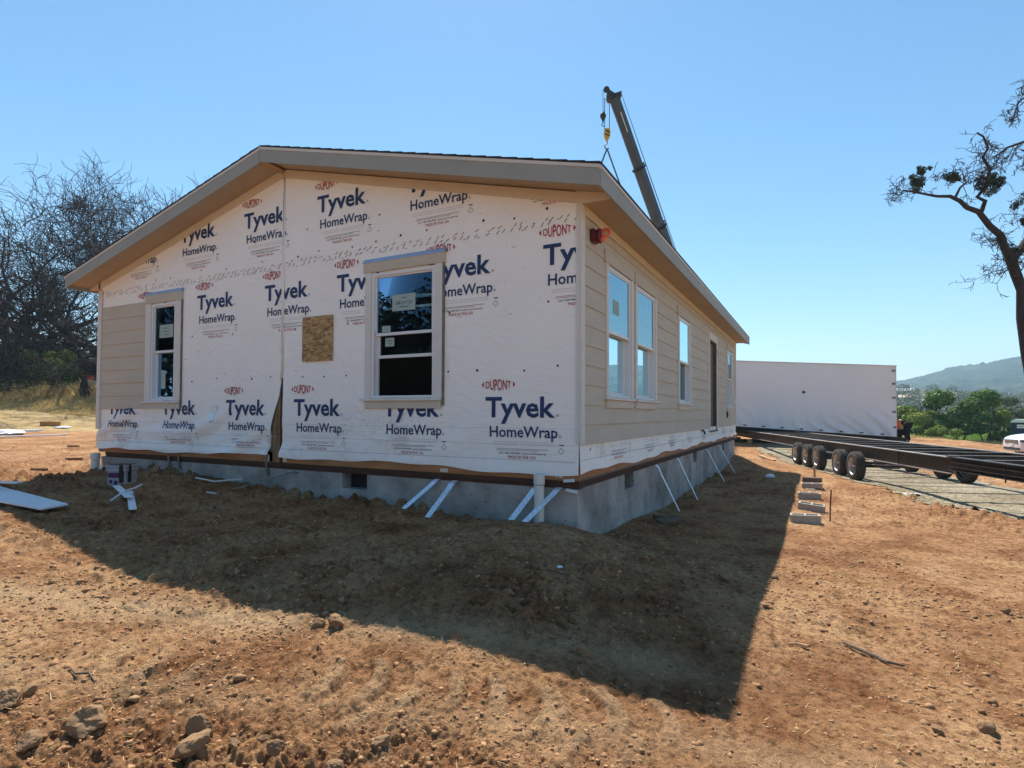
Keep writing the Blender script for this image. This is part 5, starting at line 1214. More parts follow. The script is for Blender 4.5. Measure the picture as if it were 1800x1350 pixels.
# facing -x (image left) after rotation; local x forward
JB=dict(pelvis=(0,0,.92),waist=(.14,0,1.02),chest=(.38,0,1.0),neck=(.53,0,.93),head=(.63,0,.86),crown=(.72,0,.80),face=(.3,0,-.95),
 shL=(.42,.19,.97),elL=(.48,.22,.68),wrL=(.58,.17,.46),pmL=(.61,.16,.38),shR=(.42,-.19,.97),elR=(.47,-.23,.68),wrR=(.60,-.17,.48),pmR=(.64,-.16,.40),
 hpL=(.0,.11,.86),knL=(.06,.15,.48),anL=(.0,.17,.09),toL=(.14,.18,.04),hpR=(0,-.11,.86),knR=(.07,-.15,.48),anR=(-.04,-.17,.09),toR=(.10,-.19,.04))
px_,py_=azp(1595,28)
person('person in black work clothes with pale hi-vis shoulders bending over the module frame end',(px_,py_,hz(px_,py_)),R(195),JB,M['darkcloth'],M['darkcloth'],M['hivis'])
qv=[o for o in COL.objects if o.name.startswith('person')][0]
skin('hivis_yoke',[(.24,0,1.05),(.40,0,1.06),(.46,.17,1.02),(.46,-.17,1.02)],[(0,1),(1,2),(1,3)],[.13,.14,.085,.085],M['hivis'],qv,2)
JC=dict(pelvis=(0,0,.90),waist=(.03,0,1.05),chest=(.12,0,1.27),neck=(.16,0,1.43),head=(.20,0,1.53),crown=(.22,0,1.64),face=(1,0,-.2),
 shL=(.12,.19,1.36),elL=(.22,.24,1.08),wrL=(.42,.16,1.0),pmL=(.50,.15,.98),shR=(.12,-.19,1.36),elR=(.22,-.24,1.08),wrR=(.42,-.16,.98),pmR=(.50,-.15,.95),
 hpL=(0,.1,.85),knL=(.07,.12,.47),anL=(0,.13,.09),toL=(.14,.14,.04),hpR=(0,-.1,.85),knR=(.05,-.12,.47),anR=(-.05,-.13,.09),toR=(.09,-.14,.04))
px_,py_=azp(1580,26.4)
person('person in an orange red shirt standing at the end corner of the wrapped module',(px_,py_,hz(px_,py_)-.18),R(200),JC,M['orange'],M['darkcloth'],M['hatdk'])
# ================================================================ CAR
car=thing('parked_car','white parked car with its bonnet and left headlight at the right edge','car',(9.86,26.6,-1.04),math.atan2(-.208,-.978))
def carloft(stations,m,name,par,smooth=True,n=None):
    """stations: (x, [(y,z)...]) half profile from bottom centre to top centre; x forward"""
    mb=MB();k=len(stations[0][1])
    for x,pr in stations:
        for y,z in pr: mb.v.append((x,y,z))
        for y,z in reversed(pr): mb.v.append((x,-y,z))
    K=2*k
    for i in range(len(stations)-1):
        for j in range(K): mb.f.append((i*K+j,i*K+(j+1)%K,(i+1)*K+(j+1)%K,(i+1)*K+j));mb.m.append(0)
    mb.f.append(tuple(range(K))[::-1]);mb.m.append(0);mb.f.append(tuple((len(stations)-1)*K+j for j in range(K)));mb.m.append(0)
    o=build(name,mb,m,par,smooth=smooth)
    if smooth: 
        s_=o.modifiers.new('sub','SUBSURF');s_.levels=1;s_.render_levels=2
    return o
def prof(w,zb,zs,zt,cr=.9):
    return [(0.02,zb),(w*.8,zb),(w*.97,zb+.08),(w,zs-.12),(w*.985,zs),(w*cr,zt-.03),(w*.5,zt),(.02,zt+.01)]
# x=0 is the front bumper; car extends to -4.7 (local +x is forward)
st=[(0.0,prof(.62,.30,.62,.70,.9)),(-.05,prof(.80,.24,.68,.80,.9)),(-.18,prof(.90,.22,.76,.90,.85)),(-.45,prof(.94,.22,.82,.97,.84)),(-.95,prof(.95,.24,.88,1.02,.84)),(-1.45,prof(.95,.24,.93,1.07,.86)),
    (-2.4,prof(.95,.24,.97,1.04,.92)),(-3.5,prof(.95,.24,1.0,1.05,.92)),(-4.3,prof(.93,.24,1.0,1.05,.9)),(-4.65,prof(.86,.35,.95,1.0,.85)),(-4.72,prof(.8,.42,.85,.9,.8))]
body=carloft(st,M['carw'],'car_body',car)
def gprof(w,zb,zt): return [(0.02,zb),(w*.9,zb),(w,zb+.03),(w*.96,zb+(zt-zb)*.4),(w*.86,zt-.10),(w*.78,zt-.02),(w*.4,zt),(.02,zt+.005)]
gs=[(-1.30,gprof(.80,1.0,1.05)),(-1.42,gprof(.84,1.0,1.12)),(-2.15,gprof(.87,1.0,1.60)),(-2.7,gprof(.87,1.0,1.68)),(-3.8,gprof(.86,1.0,1.66)),(-4.35,gprof(.83,1.0,1.50)),(-4.62,gprof(.76,1.0,1.06))]
carloft(gs,M['carglass'],'car_windows',car)
mb=MB();mb.box((-4.2,-.66,1.655),(-2.25,.66,1.70));build('car_roof',mb,M['carw'],car,bevel=.02)
for sg in(-1,1):
    mb=MB();mb.beam((-1.40,sg*.80,1.08),(-2.2,sg*.70,1.63),.07,.05);mb.beam((-2.2,sg*.70,1.64),(-4.1,sg*.68,1.64),.06,.05);mb.beam((-2.95,sg*.86,1.02),(-3.0,sg*.72,1.62),.08,.03);build('pillar',mb,M['carw'],car)
    mb=MB();mb.obox((-.13,sg*.66,.70),(.10,-sg*.05,0),(.03,sg*.17,0),(0,0,.055));build('headlight',mb,M['carglass'],car,bevel=.02)
    mb=MB();mb.obox((-.055,sg*.66,.665),(.0,0,.006),(.03,sg*.14,0),(.02,0,0));build('daytime_lamp',mb,M['chrome'],car)
    mb=MB();mb.lathe([(.0,-.14),(.07,-.12),(.1,-.02),(.095,.08),(.0,.12)],(0,0,0),'y',12);mb.xf(Matrix.Translation((-1.55,sg*1.03,1.12))@Matrix.Diagonal((.8,1,1,1)));build('mirror',mb,M['carw'],car,smooth=True)
    for x in(-.92,-3.75):
        mb=MB();mb.lathe([(0,-.12),(.34,-.12),(.37,-.05),(.37,.07),(.34,.12),(.24,.125),(.22,.09),(0,.08)],(x,sg*.84,.37),'y',26)
        if sg<0: mb.v=[(a,-( b+.84)-.84 if 0 else b,c) for a,b,c in mb.v]
        w_=build('wheel',mb,M['tyre'],car)
        mb=MB();mb.lathe([(.0,.02),(.22,.0)],(x,sg*.962,.37),'y',20)
        for k in range(5):
            a=k*2*math.pi/5;mb.beam((x,sg*.97,.37),(x+.22*math.cos(a),sg*.965,.37+.22*math.sin(a)),.02,.06)
        build('wheel_rim',mb,M['rimw'],w_)
        mb=MB();mb.lathe([(.0,.0),(.43,.0),(.43,.012),(.0,.012)],(x,sg*.945-.006,.42),'y',30);build('wheel_arch',mb,M['cardk'],body)
mb=MB();mb.box((-.06,-.48,.60),(.012,.48,.74));build('grille',mb,M['cardk'],car,bevel=.01)
for z in(.63,.665,.70):
    mb=MB();mb.box((.0,-.47,z),(.018,.47,z+.012));build('grille_bar',mb,M['chrome'],car)
mb=MB();mb.box((-.06,-.62,.30),(.004,.62,.42));build('lower_intake',mb,M['cardk'],car,bevel=.02)
mb=MB();mb.box((-.05,-.66,.26),(.03,.66,.285));build('chin_trim',mb,M['chrome'],car)
mb=MB();mb.box((.0,-.16,.44),(.022,.16,.56));build('licence_plate',mb,M['vinyl'],car)
# ================================================================ PORTABLE TOILET
tl=thing('portable_toilet','dark blue portable toilet with a white roof standing behind the car','portable toilet',(16.55,52.4,-1.86),R(-13))
mb=MB();mb.box((-.55,-.55,.0),(.55,.55,2.05));build('cabin',mb,M['navy'],tl,bevel=.03)
mb=MB();mb.prism([(-.62,-.62,2.05),(.62,-.62,2.05),(.56,-.62,2.18),(.30,-.62,2.32),(-.30,-.62,2.32),(-.56,-.62,2.18)],(0,1.24,0));build('roof',mb,M['vinyl'],tl,bevel=.03)
mb=MB();mb.box((-.40,-.575,.12),(.40,-.552,1.92));build('door',mb,M['navy'],tl,bevel=.01)
mb=MB();mb.box((-.22,-.59,1.62),(.24,-.577,1.90),0);mb.box((-.16,-.594,1.74),(.17,-.5905,1.80),1);mb.box((-.08,-.594,1.67),(.1,-.5905,1.69),1);build('sign',mb,[M['vinyl'],M['inkgrey']],tl)
HAZE=4.2e-4
# ================================================================ TREES
def tubes_np(paths,mats,name,parent=None,sides=(7,5,3)):
    V=[];Fq=[];o=0
    for pts,rad in paths:
        n=sides[0] if rad[0]>.06 else sides[1] if rad[0]>.025 else sides[2]
        P=np.asarray(pts,float);T=np.gradient(P,axis=0);T/=np.linalg.norm(T,axis=1)[:,None]+1e-9
        ref=np.array([.31,.52,.79]);A=np.cross(T,ref);A/=np.linalg.norm(A,axis=1)[:,None]+1e-9;B=np.cross(T,A)
        a=np.arange(n)*2*np.pi/n;r=np.asarray(rad)[:,None,None]
        ring=P[:,None,:]+r*(A[:,None,:]*np.cos(a)[None,:,None]+B[:,None,:]*np.sin(a)[None,:,None])
        V.append(ring.reshape(-1,3));m=len(P)
        i=np.repeat(np.arange(m-1),n);k=np.tile(np.arange(n),m-1)
        Fq.append(np.stack([i*n+k,i*n+(k+1)%n,(i+1)*n+(k+1)%n,(i+1)*n+k],1)+o);o+=m*n
    return npmesh(name,np.concatenate(V),np.concatenate(Fq),mats,parent,smooth=True)
def grow(start,d,L,r,lvl,rng,paths,tips,wig=.35,up=.08,nb=(3,5),shrink=.62,rmin=.007,cr=.55,ang=(25,65),steps=7):
    n=max(3,int(steps) if lvl>0 else 3);P=[np.array(start,float)];D=np.array(d,float);D/=np.linalg.norm(D);step=L/n
    for i in range(n):
        D=D+rng.normal(0,wig,3)*(.5 if lvl>2 else .8)+np.array([0,0,up]);D/=np.linalg.norm(D);P.append(P[-1]+D*step)
    Rr=np.linspace(r,max(r*cr,rmin*.6),n+1);paths.append((P,Rr))
    if lvl==0: tips.append(P[-1]);return
    k=rng.randint(nb[0],nb[1]+1)
    for j in range(k):
        t=rng.uniform(.25,1) if j<k-1 else 1.0
        f=t*n;i=min(int(f),n-1);p=P[i]+(P[i+1]-P[i])*(f-i);dd=P[i+1]-P[i];dd=dd/np.linalg.norm(dd)
        a=np.radians(rng.uniform(*ang))*(.5 if j==k-1 else 1);q=rng.normal(0,1,3);q-=dd*q.dot(dd);q/=np.linalg.norm(q)
        nd=dd*np.cos(a)+q*np.sin(a)
        rr=max(r*(1-(1-cr)*t)*rng.uniform(.5,.72),rmin)
        grow(p,nd,L*shrink*rng.uniform(.75,1.25),rr,lvl-1,rng,paths,tips,wig,up,nb,shrink,rmin,cr,ang,steps)
def split(paths,rt):
    return [p for p in paths if p[1][0]>=rt],[p for p in paths if p[1][0]<rt]
def bare_tree(label,base,limbs,seed,trunk,name='bare_tree',group=None,m='bark',extra=None,**kw):
    rng=np.random.RandomState(seed);paths=[];tips=[]
    T=[np.array(p,float) for p in trunk[0]];paths.append((T,trunk[1]))
    for (p,d,L,r,lv) in limbs: grow(p,d,L,r,lv,rng,paths,tips,**kw)
    o=thing(name,label,'tree',base,0,group)
    A,B=split(paths,.05);b=np.array(base)
    A=[([q-b for q in P],r) for P,r in A];B=[([q-b for q in P],r) for P,r in B]
    tubes_np(A,M[m],'trunk',o)
    tubes_np(B,M[m],'twigs',o)
    return o,tips
az0=math.atan2(F.x,F.y)
# --- big leafless oaks at left
b1=(*azp(8,50),1.2)
z0=-.4
kw=dict(wig=.36,up=.03,nb=(3,5),shrink=.67,rmin=.022,ang=(22,68),steps=6)
l1=[((-38.6,10.6,2.6),(-.7,-.4,.8),6.0,.34,5),((-38.6,10.6,2.4),(.9,.7,.55),6.5,.36,5),((-38.5,10.7,3.2),(.2,.1,1),6.5,.34,5),((-38.6,10.6,3.0),(.5,-.7,.9),5.5,.28,5),((-38.6,10.6,2.6),(.7,1.0,.15),5.5,.28,5)]
l1=[((p[0]+38.6+b1[0],p[1]-10.6+b1[1],p[2]+1.2),d_,L_*1.08,r_q*1.1,lv) for p,d_,L_,r_q,lv in l1+[((-38.6,10.6,3.0),(.4,.5,1),6.5,.3,5),((-38.6,10.6,3.4),(.8,.4,.9),6.2,.28,5),((-38.6,10.6,2.8),(.9,.3,.4),6.2,.28,4)]]
bare_tree('large dark leafless oak at the left edge, with thick low spreading limbs',b1,l1,3,([(b1[0],b1[1],.4),(b1[0]-.1,b1[1],2.0),(b1[0],b1[1],3.8),(b1[0]+.1,b1[1],4.6)],[.62,.5,.45,.34]),**kw)
b2=(*azp(183,49),1.2)
l2=[((-36.8,16.3,3.8),(.5,.45,1),6.8,.34,5),((-36.8,16.3,3.6),(-.3,-.1,1),6.4,.28,5),((-36.8,16.3,3.8),(-.8,-.3,.9),6.4,.28,4),((-36.8,16.3,4.2),(.9,.5,.75),6.6,.30,5),((-36.8,16.3,3.4),(-.6,-.2,.95),5.8,.30,5),((-36.8,16.3,3.0),(.7,.6,.6),5.6,.30,5),((-36.8,16.3,3.2),(-.9,-.8,.45),6.0,.28,5),((-36.8,16.3,2.6),(-.7,-1.0,.12),6.0,.30,5),((-36.8,16.3,2.8),(.3,-.9,.5),5.0,.24,5),((-36.8,16.3,4.5),(-.1,.1,1),5.2,.25,5)]
l2=[((p[0]+36.8+b2[0],p[1]-16.3+b2[1],p[2]+1.4),d_,L_*1.36,r_q*1.1,lv) for p,d_,L_,r_q,lv in l2]
bare_tree('tall leafless oak rising behind the left eave of the house',b2,l2,17,([(b2[0],b2[1],.4),(b2[0]+.1,b2[1],2.4),(b2[0],b2[1],4.4),(b2[0],b2[1],5.9)],[.5,.42,.38,.25]),**kw)
b3=(-52,10,-.3)
l3=[((-52,10,3),(.6,.5,.6),5,.3,4),((-52,10,3),(-.2,-.5,1),4.5,.3,4),((-52,10,3.4),(.1,.3,1),4.5,.3,4)]
bare_tree('leafless oak farther back at the far left, mostly behind the first',b3,l3,21,([(-52,10,-.6),(-52,10,1.5),(-52,10,3.5)],[.6,.5,.4]),**kw)
# --- lone tree at right with clumps of mistletoe; limb path measured in space
Tk=[(8.75,18.05,-1.2),(8.45,17.85,1.2),(8.19,17.67,2.74),(8.06,17.58,3.82),(8.06,17.55,4.72),(7.88,17.44,5.26),(7.75,17.36,5.69)]
Lb1=[(7.75,17.36,5.69),(7.61,17.28,5.97),(7.46,17.18,6.46),(7.17,17.03,6.74),(6.86,16.85,7.19),(6.54,16.68,7.32),(6.34,16.57,7.53),(6.07,16.42,7.67),(5.7,16.23,7.67),(5.27,16.0,7.76),(4.75,15.72,7.86)]
Up1=[(6.94,16.89,7.20),(7.05,16.95,7.53),(6.83,16.84,7.66),(7.06,16.93,7.95),(7.19,16.99,8.54),(7.00,16.89,8.9),(7.14,16.93,9.2),(7.02,16.88,9.56),(6.84,16.79,9.69)]
Rl=[(7.75,17.36,5.6),(8.0,17.6,5.95),(8.3,17.9,6.4),(8.8,18.3,7.4),(9.3,18.9,8.6)]
Top=[(9.3,18.9,8.6),(9.0,18.6,9.3),(8.3,18.0,9.6),(7.75,17.6,9.35),(7.35,17.2,8.95)]
Top2=[(9.3,18.9,8.6),(9.2,18.7,10.2),(8.9,18.4,11.0),(8.5,18.1,11.2),(8.15,17.9,10.9),(7.95,17.8,10.3)]
Sm=[(6.2,16.5,7.6),(6.35,16.6,7.95),(6.55,16.7,8.15)]
rng=np.random.RandomState(5);paths=[(Tk,[.30,.24,.21,.195,.185,.18,.18]),(Lb1,list(np.linspace(.15,.028,len(Lb1)))),(Up1,list(np.linspace(.085,.03,len(Up1)))),(Rl,[.15,.14,.13,.12,.11]),(Top,[.09,.07,.055,.04,.02]),(Top2,[.1,.08,.06,.04,.03,.015]),(Sm,[.045,.035,.025])];tips=[]
kw2=dict(wig=.42,up=-.01,nb=(2,4),shrink=.62,rmin=.009,ang=(25,80),steps=6)
def sprouts(path,i0,i1,n,L,r,lv,dr=None):
    for _ in range(n):
        t=rng.uniform(i0,i1);i=min(int(t),len(path)-2);p=np.array(path[i])*(1-t+i)+np.array(path[i+1])*(t-i)
        d=rng.normal(0,1,3) if dr is None else np.array(dr)+rng.normal(0,.5,3);grow(p,d,L*rng.uniform(.7,1.3),r,lv,rng,paths,tips,**kw2)
sprouts(Lb1,9,10,6,.42,.014,3,(-1,-.5,.4));sprouts(Lb1,8.2,9.2,3,.45,.013,3,(0,0,1));sprouts(Sm,1.0,2,4,.42,.013,3,(.6,.3,-.3));sprouts(Sm,1.2,2,4,.45,.013,3,(-1,-.5,.4))
sprouts(Top,1.5,4,9,.55,.014,3,(-.5,-.2,-.6));sprouts(Top2,2,5,7,.45,.016,3,(-.8,-.3,-.3));sprouts(Top2,2,5,4,.5,.016,3,(.2,0,.8))
sprouts(Tk,4.6,6,6,.75,.022,3,(-1,-.4,-.5));sprouts(Lb1,0,1.5,4,.55,.016,3,(-1,-.4,.2));sprouts(Rl,.5,3,5,.6,.018,3,(-.3,0,.7));sprouts(Up1,6,8,4,.35,.010,2,(.8,.3,.2));sprouts(Up1,4,6,4,.4,.010,2,(-1,-.3,-.2));sprouts(Tk,5.5,6,4,.5,.015,3,(.8,.3,.6));sprouts(Rl,2,4,5,1.6,.06,4,(.8,.6,.6))
tb=np.array(Tk[0])
rt=thing('mistletoe_tree','crooked leafless tree with round mistletoe clumps reaching in at the right edge','tree',tuple(tb))
A_,B_=split(paths,.05);tubes_np([([np.array(q)-tb for q in P],np.array(r)*.82) for P,r in A_],M['barkr'],'trunk',rt,sides=(10,6,4));tubes_np([([np.array(q)-tb for q in P],r) for P,r in B_],M['barkr'],'twigs',rt,sides=(6,5,4))
def leafcloud(centers,radii,n,size,rng,squash=.85,shell=.55):
    centers=np.array(centers,float);radii=np.array(radii,float);w=radii**2;w/=w.sum();k=rng.choice(len(radii),n,p=w)
    d=rng.normal(0,1,(n,3));d/=np.linalg.norm(d,axis=1)[:,None];rad=rng.uniform(shell**3,1,n)**(1/3)
    c=centers[k]+d*(rad*radii[k])[:,None]*np.array([1,1,squash])
    # leaf normals follow the clump surface with scatter
    nrm=d+rng.normal(0,.55,(n,3))+np.array([0,0,.35]);nrm/=np.linalg.norm(nrm,axis=1)[:,None]
    a=np.cross(nrm,rng.normal(0,1,(n,3)));a/=np.linalg.norm(a,axis=1)[:,None];b=np.cross(nrm,a);s=size*rng.uniform(.6,1.35,n)[:,None]
    V=np.stack([c-a*s*.5,c+b*s*.28,c+a*s*.5,c-b*s*.28],1).reshape(-1,3);return V,np.arange(n*4).reshape(n,4)
def mist(c,r,n):
    rg=np.random.RandomState(int(c[0]*100)%999);cs=[np.array(c)+rg.normal(0,r*.5,3) for _ in range(7)];V,Q=leafcloud(np.array(cs)-tb,[r*.5]*7,n,.07,rg,1,.2)
    npmesh('mistletoe_clump',V,Q,M['leafol'] if 0 else M['mist'],rt)
M['mist']=leafmat('dull_mistletoe_leaves',(.03,.04,.022,1),(.085,.10,.05,1),.15)
for c,r,n in (((5.18,15.95,8.15),.24,900),((5.30,16.02,8.42),.16,500),((6.18,16.52,8.32),.20,700),((7.16,17.0,8.05),.30,1100),((7.36,17.1,8.1),.2,500),((6.9,16.9,8.25),.13,250),((8.25,17.7,7.5),.26,800),((8.2,17.7,7.0),.16,400),((7.95,17.6,6.0),.24,600)): mist(c,r,n)
# --- leafy trees and shrubs
M['grey']=leafmat('grey_lichened_scrub',(.10,.10,.085,1),(.22,.22,.19,1),.1)
def leafy(name,label,cat,base,h,rad,n,size,leaf,seed,trunk=True,lobes=16,group=None,zlow=.28,bark='bark',squash=.8,stems=3):
    rng=np.random.RandomState(seed);o=thing(name,label,cat,base,0,group);cs=[];rr=[]
    for _ in range(lobes):
        t=rng.rand();z=h*(zlow+(1-zlow)*t*.9);w=rad*math.sqrt(max(.08,1-((z/h-.58)/.52)**2));a=rng.uniform(0,6.28);q=w*rng.uniform(.35,.85)
        cs.append((math.cos(a)*q,math.sin(a)*q,z));rr.append(rad*rng.uniform(.20,.40))
    V,Q=leafcloud(cs,rr,n,size,rng,squash);
    ok=V[:,2].reshape(-1,4).min(1)>.02;Q=Q[ok];npmesh('crown' if trunk else 'foliage',V,Q,M[leaf],o)
    if trunk:
        P=[];tp=[]
        for s in range(stems):
            a=rng.uniform(0,6.28);d=(math.cos(a)*.35,math.sin(a)*.35,1);grow((math.cos(a)*.08,math.sin(a)*.08,-.3),d,h*.5,.035*h*.45,2,rng,P,tp,wig=.16,up=.1,nb=(2,3),shrink=.6,rmin=.02,ang=(20,50),steps=5)
        tubes_np(P,M[bark],'trunk',o)
    return o
def gz2(x,y,d=0): return (x,y,hz(x,y,False)-.1+d)
g2='trees beyond the dirt at the right'
def azp(px,D): # a spot at forward distance D in the direction of column px (layout helper only)
    q=CAM+(F+r_*(px-907.09)/1002.24)*D;return q.x,q.y
for px,D,h,rd,n,sz,lf,sd,lb,nm in [
 (1608,50,4.0,2.5,6500,.24,'leafyl',31,'yellow green bushy tree just right of the wrapped module','broadleaf_tree'),
 (1575,53,3.2,2.2,4500,.24,'leafmd',32,'mid green bush partly hidden by the module end','broadleaf_tree'),
 (1640,52,2.9,1.5,2600,.22,'leafgy',33,'grey green thin tree between the yellow green bush and the big round tree','broadleaf_tree'),
 (1685,48,4.6,2.9,9000,.26,'leafmd',34,'big round dark green tree with several stems, right of the module','broadleaf_tree'),
 (1733,50,4.4,1.7,4200,.24,'leafyl',35,'yellow topped slender tree directly right of the big round one','broadleaf_tree'),
 (1763,54,4.2,1.9,3600,.22,'leafgy',36,'grey green loose tree behind the portable toilet, on its left','broadleaf_tree'),
 (1793,56,4.3,2.3,4200,.22,'leafgy',37,'grey green tree behind the portable toilet at the right edge','broadleaf_tree'),
 (1840,58,4.6,2.6,4200,.24,'leafmd',38,'green tree just past the right edge','broadleaf_tree')]:
    x,y=azp(px,D);leafy(nm,lb,'tree',gz2(x,y),h,rd,n,sz,lf,sd,group=g2,zlow=.2 if px not in(1685,1733) else .3,squash=.7,bark='bark')
for px,D,h,rd,lb,sd in ((1630,47,1.3,1.3,'low yellow green weeds behind the bending person',61),(1655,46,1.1,1.4,'low pale weeds left of the big round tree',62),(1760,50,1.6,1.5,'low dark bushes beside the portable toilet',63),(1600,46,1.5,1.2,'green shrub behind the two people',64)):
    x,y=azp(px,D);leafy('shrub',lb,'shrub',gz2(x,y),h,rd,1600,.2,'leafyl' if sd in(61,62) else 'leafmd',sd,trunk=False,lobes=9,zlow=.0,group='low shrubs at the edge of the dirt')
# dead grey tree between
x,y=azp(1634,49);bp=gz2(x,y)
bare_tree('thin dark leaning dead tree left of the big round tree',bp,[(np.array(bp)+(0,0,1.2),(-.3,0,1),1.6,.06,3),(np.array(bp)+(0,0,1.0),(.5,0,.8),1.4,.05,3)],44,([np.array(bp)+(.5,0,-.2),np.array(bp)+(.2,0,.6),np.array(bp)+(0,0,1.3)],[.1,.08,.06]),name='dead_tree',wig=.25,up=.05,nb=(2,4),shrink=.6,rmin=.015,ang=(20,60),steps=5)
# tree tops behind the module
for px,D,hh,lb,sd in((1542,62,6.9,'dark tree top peeping over the right part of the wrapped module',71),(1302,60,7.0,'tiny tree top peeping over the module beside the house end',72)):
    x,y=azp(px,D);leafy('distant_tree',lb,'tree',gz2(x,y),hh,1.0 if sd==71 else .8,2200,.28,'leafdk',sd,lobes=12,zlow=.25)
# left side shrubs and bushes
gl='green trees and shrubs at the edge of the grass on the left'
for px,D,h,rd,n,sz,lf,sd,lb in [
 (14,46,4.6,3.9,13000,.27,'leafdk',81,'tall dark glossy green shrub mass at the left edge'),
 (70,43,4.4,2.4,9000,.25,'leafyl',82,'brighter green shrub right of the dark mass, under the oak limbs'),
 (100,53,4.0,3.3,8000,.22,'leafmd',83,'mid green bush behind the white boards and under the oak limbs'),
 (145,54,4.2,3.2,8000,.22,'leafdk',84,'dark green bush next to the house corner on the left'),
 (-45,47,5,4,7000,.24,'leafdk',85,'dark green shrub just past the left edge'),
 (180,56,5,3,5000,.24,'leafmd',86,'green bush behind the left house corner')]:
    x,y=azp(px,D);leafy('bush',lb,'bush',gz2(x,y),h,rd,n,sz,lf,sd,trunk=False,lobes=22,zlow=.02,group=gl,squash=.8)
# grey-brown thicket behind the oaks
for k,px in enumerate((-30,25,75,120,165,215)):
    x,y=azp(px,62+3*(k%2));leafy('thicket_tree',['pale grey thicket tree farthest left behind the oaks','grey thicket tree behind the left edge oak','grey brown thicket tree between the two oaks','grey thicket tree left of the tall oak','grey thicket tree behind the tall oak','grey thicket tree hidden mostly by the house corner'][k],'tree',gz2(x,y),8.5+(k%3),4.4,4200,.34,'grey',90+k,lobes=20,zlow=.1,group='grey thicket trees behind the oaks') if 'grey' in M else None

# trees behind the photographer, seen only as reflections in the front windows
for k,(x,y,h,rd) in enumerate(((-17,-15,8.6,4.8),(-23,-18,9.2,5),(-12,-20,9,5),(-30,-14,8.5,4.8),(-6,-26,7,4.5),(-37,-8,6.5,4))):
    leafy('oak_tree',['dark oak behind the photographer, first from the house','dark oak behind the photographer, second from the house','dark oak behind the photographer, opposite the gable','dark oak behind the photographer, beside the open ground','dark oak behind the photographer, nearest the road','dark oak behind the photographer, farthest left'][k],'tree',gz2(x,y),h,rd,5000,.34,'leafsh',120+k,lobes=20,zlow=.08,group='oaks behind the photographer')
# tall dry grass at left
n=80000;px=rs.uniform(-60,182,n);D=35.6+rs.rand(n)**1.5*15;cx=(px-907.09)/1002.24
x=CAM.x+(F.x+r_.x*cx)*D;y=CAM.y+(F.y+r_.y*cx)*D;Dd=D
hgt=np.clip(.10+(D-37.5)*.22,.10,1.0)*np.clip(fbm(x*.5,y*.5,3,700)*1.8,.5,1.4);z=H(x,y,False)
v,f=blades(n,x,y,z-.03,hgt,.045,.8);kind(npmesh('dry_grass',v,f,M['straw']),'stuff','tall dry yellow grass at the left edge of the site','grass')
n=12000;px=rs.uniform(1575,1830,n);D=43.5+rs.gamma(1.5,2.2,n);cx=(px-907.09)/1002.24
x=CAM.x+(F.x+r_.x*cx)*D;y=CAM.y+(F.y+r_.y*cx)*D;z=H(x,y,False)
v,f=blades(n,x,y,z-.03,.35*np.clip(fbm(x*.5,y*.5,3,720)*1.8,.4,1.4),.035,.5);kind(npmesh('dry_grass',v,f,M['straw']),'stuff','dry weeds along the spoil bank at the right','grass')
n=14000;px=rs.uniform(1590,1830,n);D=50+rs.rand(n)**1.5*45;cx=(px-907.09)/1002.24
x=CAM.x+(F.x+r_.x*cx)*D;y=CAM.y+(F.y+r_.y*cx)*D;z=H(x,y,False)
v,f=blades(n,x,y,z-.03,np.full(n,.35),.05,.4);kind(npmesh('green_grass',v,f,M['grass']),'stuff','bright green grass field beyond the trees','grass')
# weedy stump, white boards and red object in the left grass
x,y=azp(149,40.5);zb=hz(x,y,False);st_=thing('dead_stump','dark brown dead stump leaning in the tall dry grass left of the house','stump',(x,y,zb))
rng=np.random.RandomState(9);P=[];tp=[]
for k in range(16): a=rng.uniform(0,6.28);grow((math.cos(a)*.1,math.sin(a)*.1,1.6-rng.rand()*.5),(math.cos(a)*.5,math.sin(a)*.5,-1),1.5,.05,1,rng,P,tp,wig=.12,up=-.1,nb=(2,3),shrink=.5,rmin=.02,ang=(10,30),steps=5)
tubes_np([([(0,0,-.2),(-.05,0,.7),(-.1,0,1.4),(-.05,0,1.9)],[.42,.34,.22,.10])],M['bark'],'trunk',st_);tubes_np(P,M['bark'],'hanging_roots',st_)
x,y=azp(106,47);zb=hz(x,y,False)+.5
for k,(a,b,w,lb) in enumerate((((-1.6,0,.55),(1.6,.2,1.15),.14,'white plank slanting in the board heap by the bushes at left'),((-1.3,0,1.45),(1.3,0,1.45),.10,'topmost level white plank of the board heap at left'),((-1.5,.2,.75),(1.4,.1,.95),.14,'white plank crossing the middle of the board heap at left'),((-1.7,-.1,.15),(.9,-.1,.25),.30,'broad white plank lowest in the board heap at left'))):
    mb=MB();mb.beam(Vector(a),Vector(b),.2,w);o=build('white_plank',mb,M['white'],loc=(x,y,zb),rz=az0*-1-.9);tag(o,lb,'plank','heap of white planks by the bushes at left')
x,y=azp(148,46);zb=hz(x,y,False)+.2
mb=MB();pts=[(-1.25,0,.75),(-.6,0,1.35),(.3,0,1.5),(1.1,0,1.35),(1.3,0,1.0)];mb.tube(pts,[.08,.14,.16,.14,.08],8);mb.tube([(-.3,0,1.0),(.3,0,1.1),(1.0,0,.9)],[.1,.13,.1],8);tag(build('white_fender',mb,M['white'],loc=(x,y,zb),rz=-az0,smooth=True),'curved white plastic piece behind the dead stump at left','plastic piece')
mb=MB();mb.lathe([(0,0),(.30,.02),(.34,.14),(.28,.30),(.12,.38),(0,.39)],(.35,0,1.62),'z',16);tag(build('red_lid',mb,M['red'],loc=(x,y,zb),rz=-az0,smooth=True),'small red rounded lid on the curved white piece at left','lid')
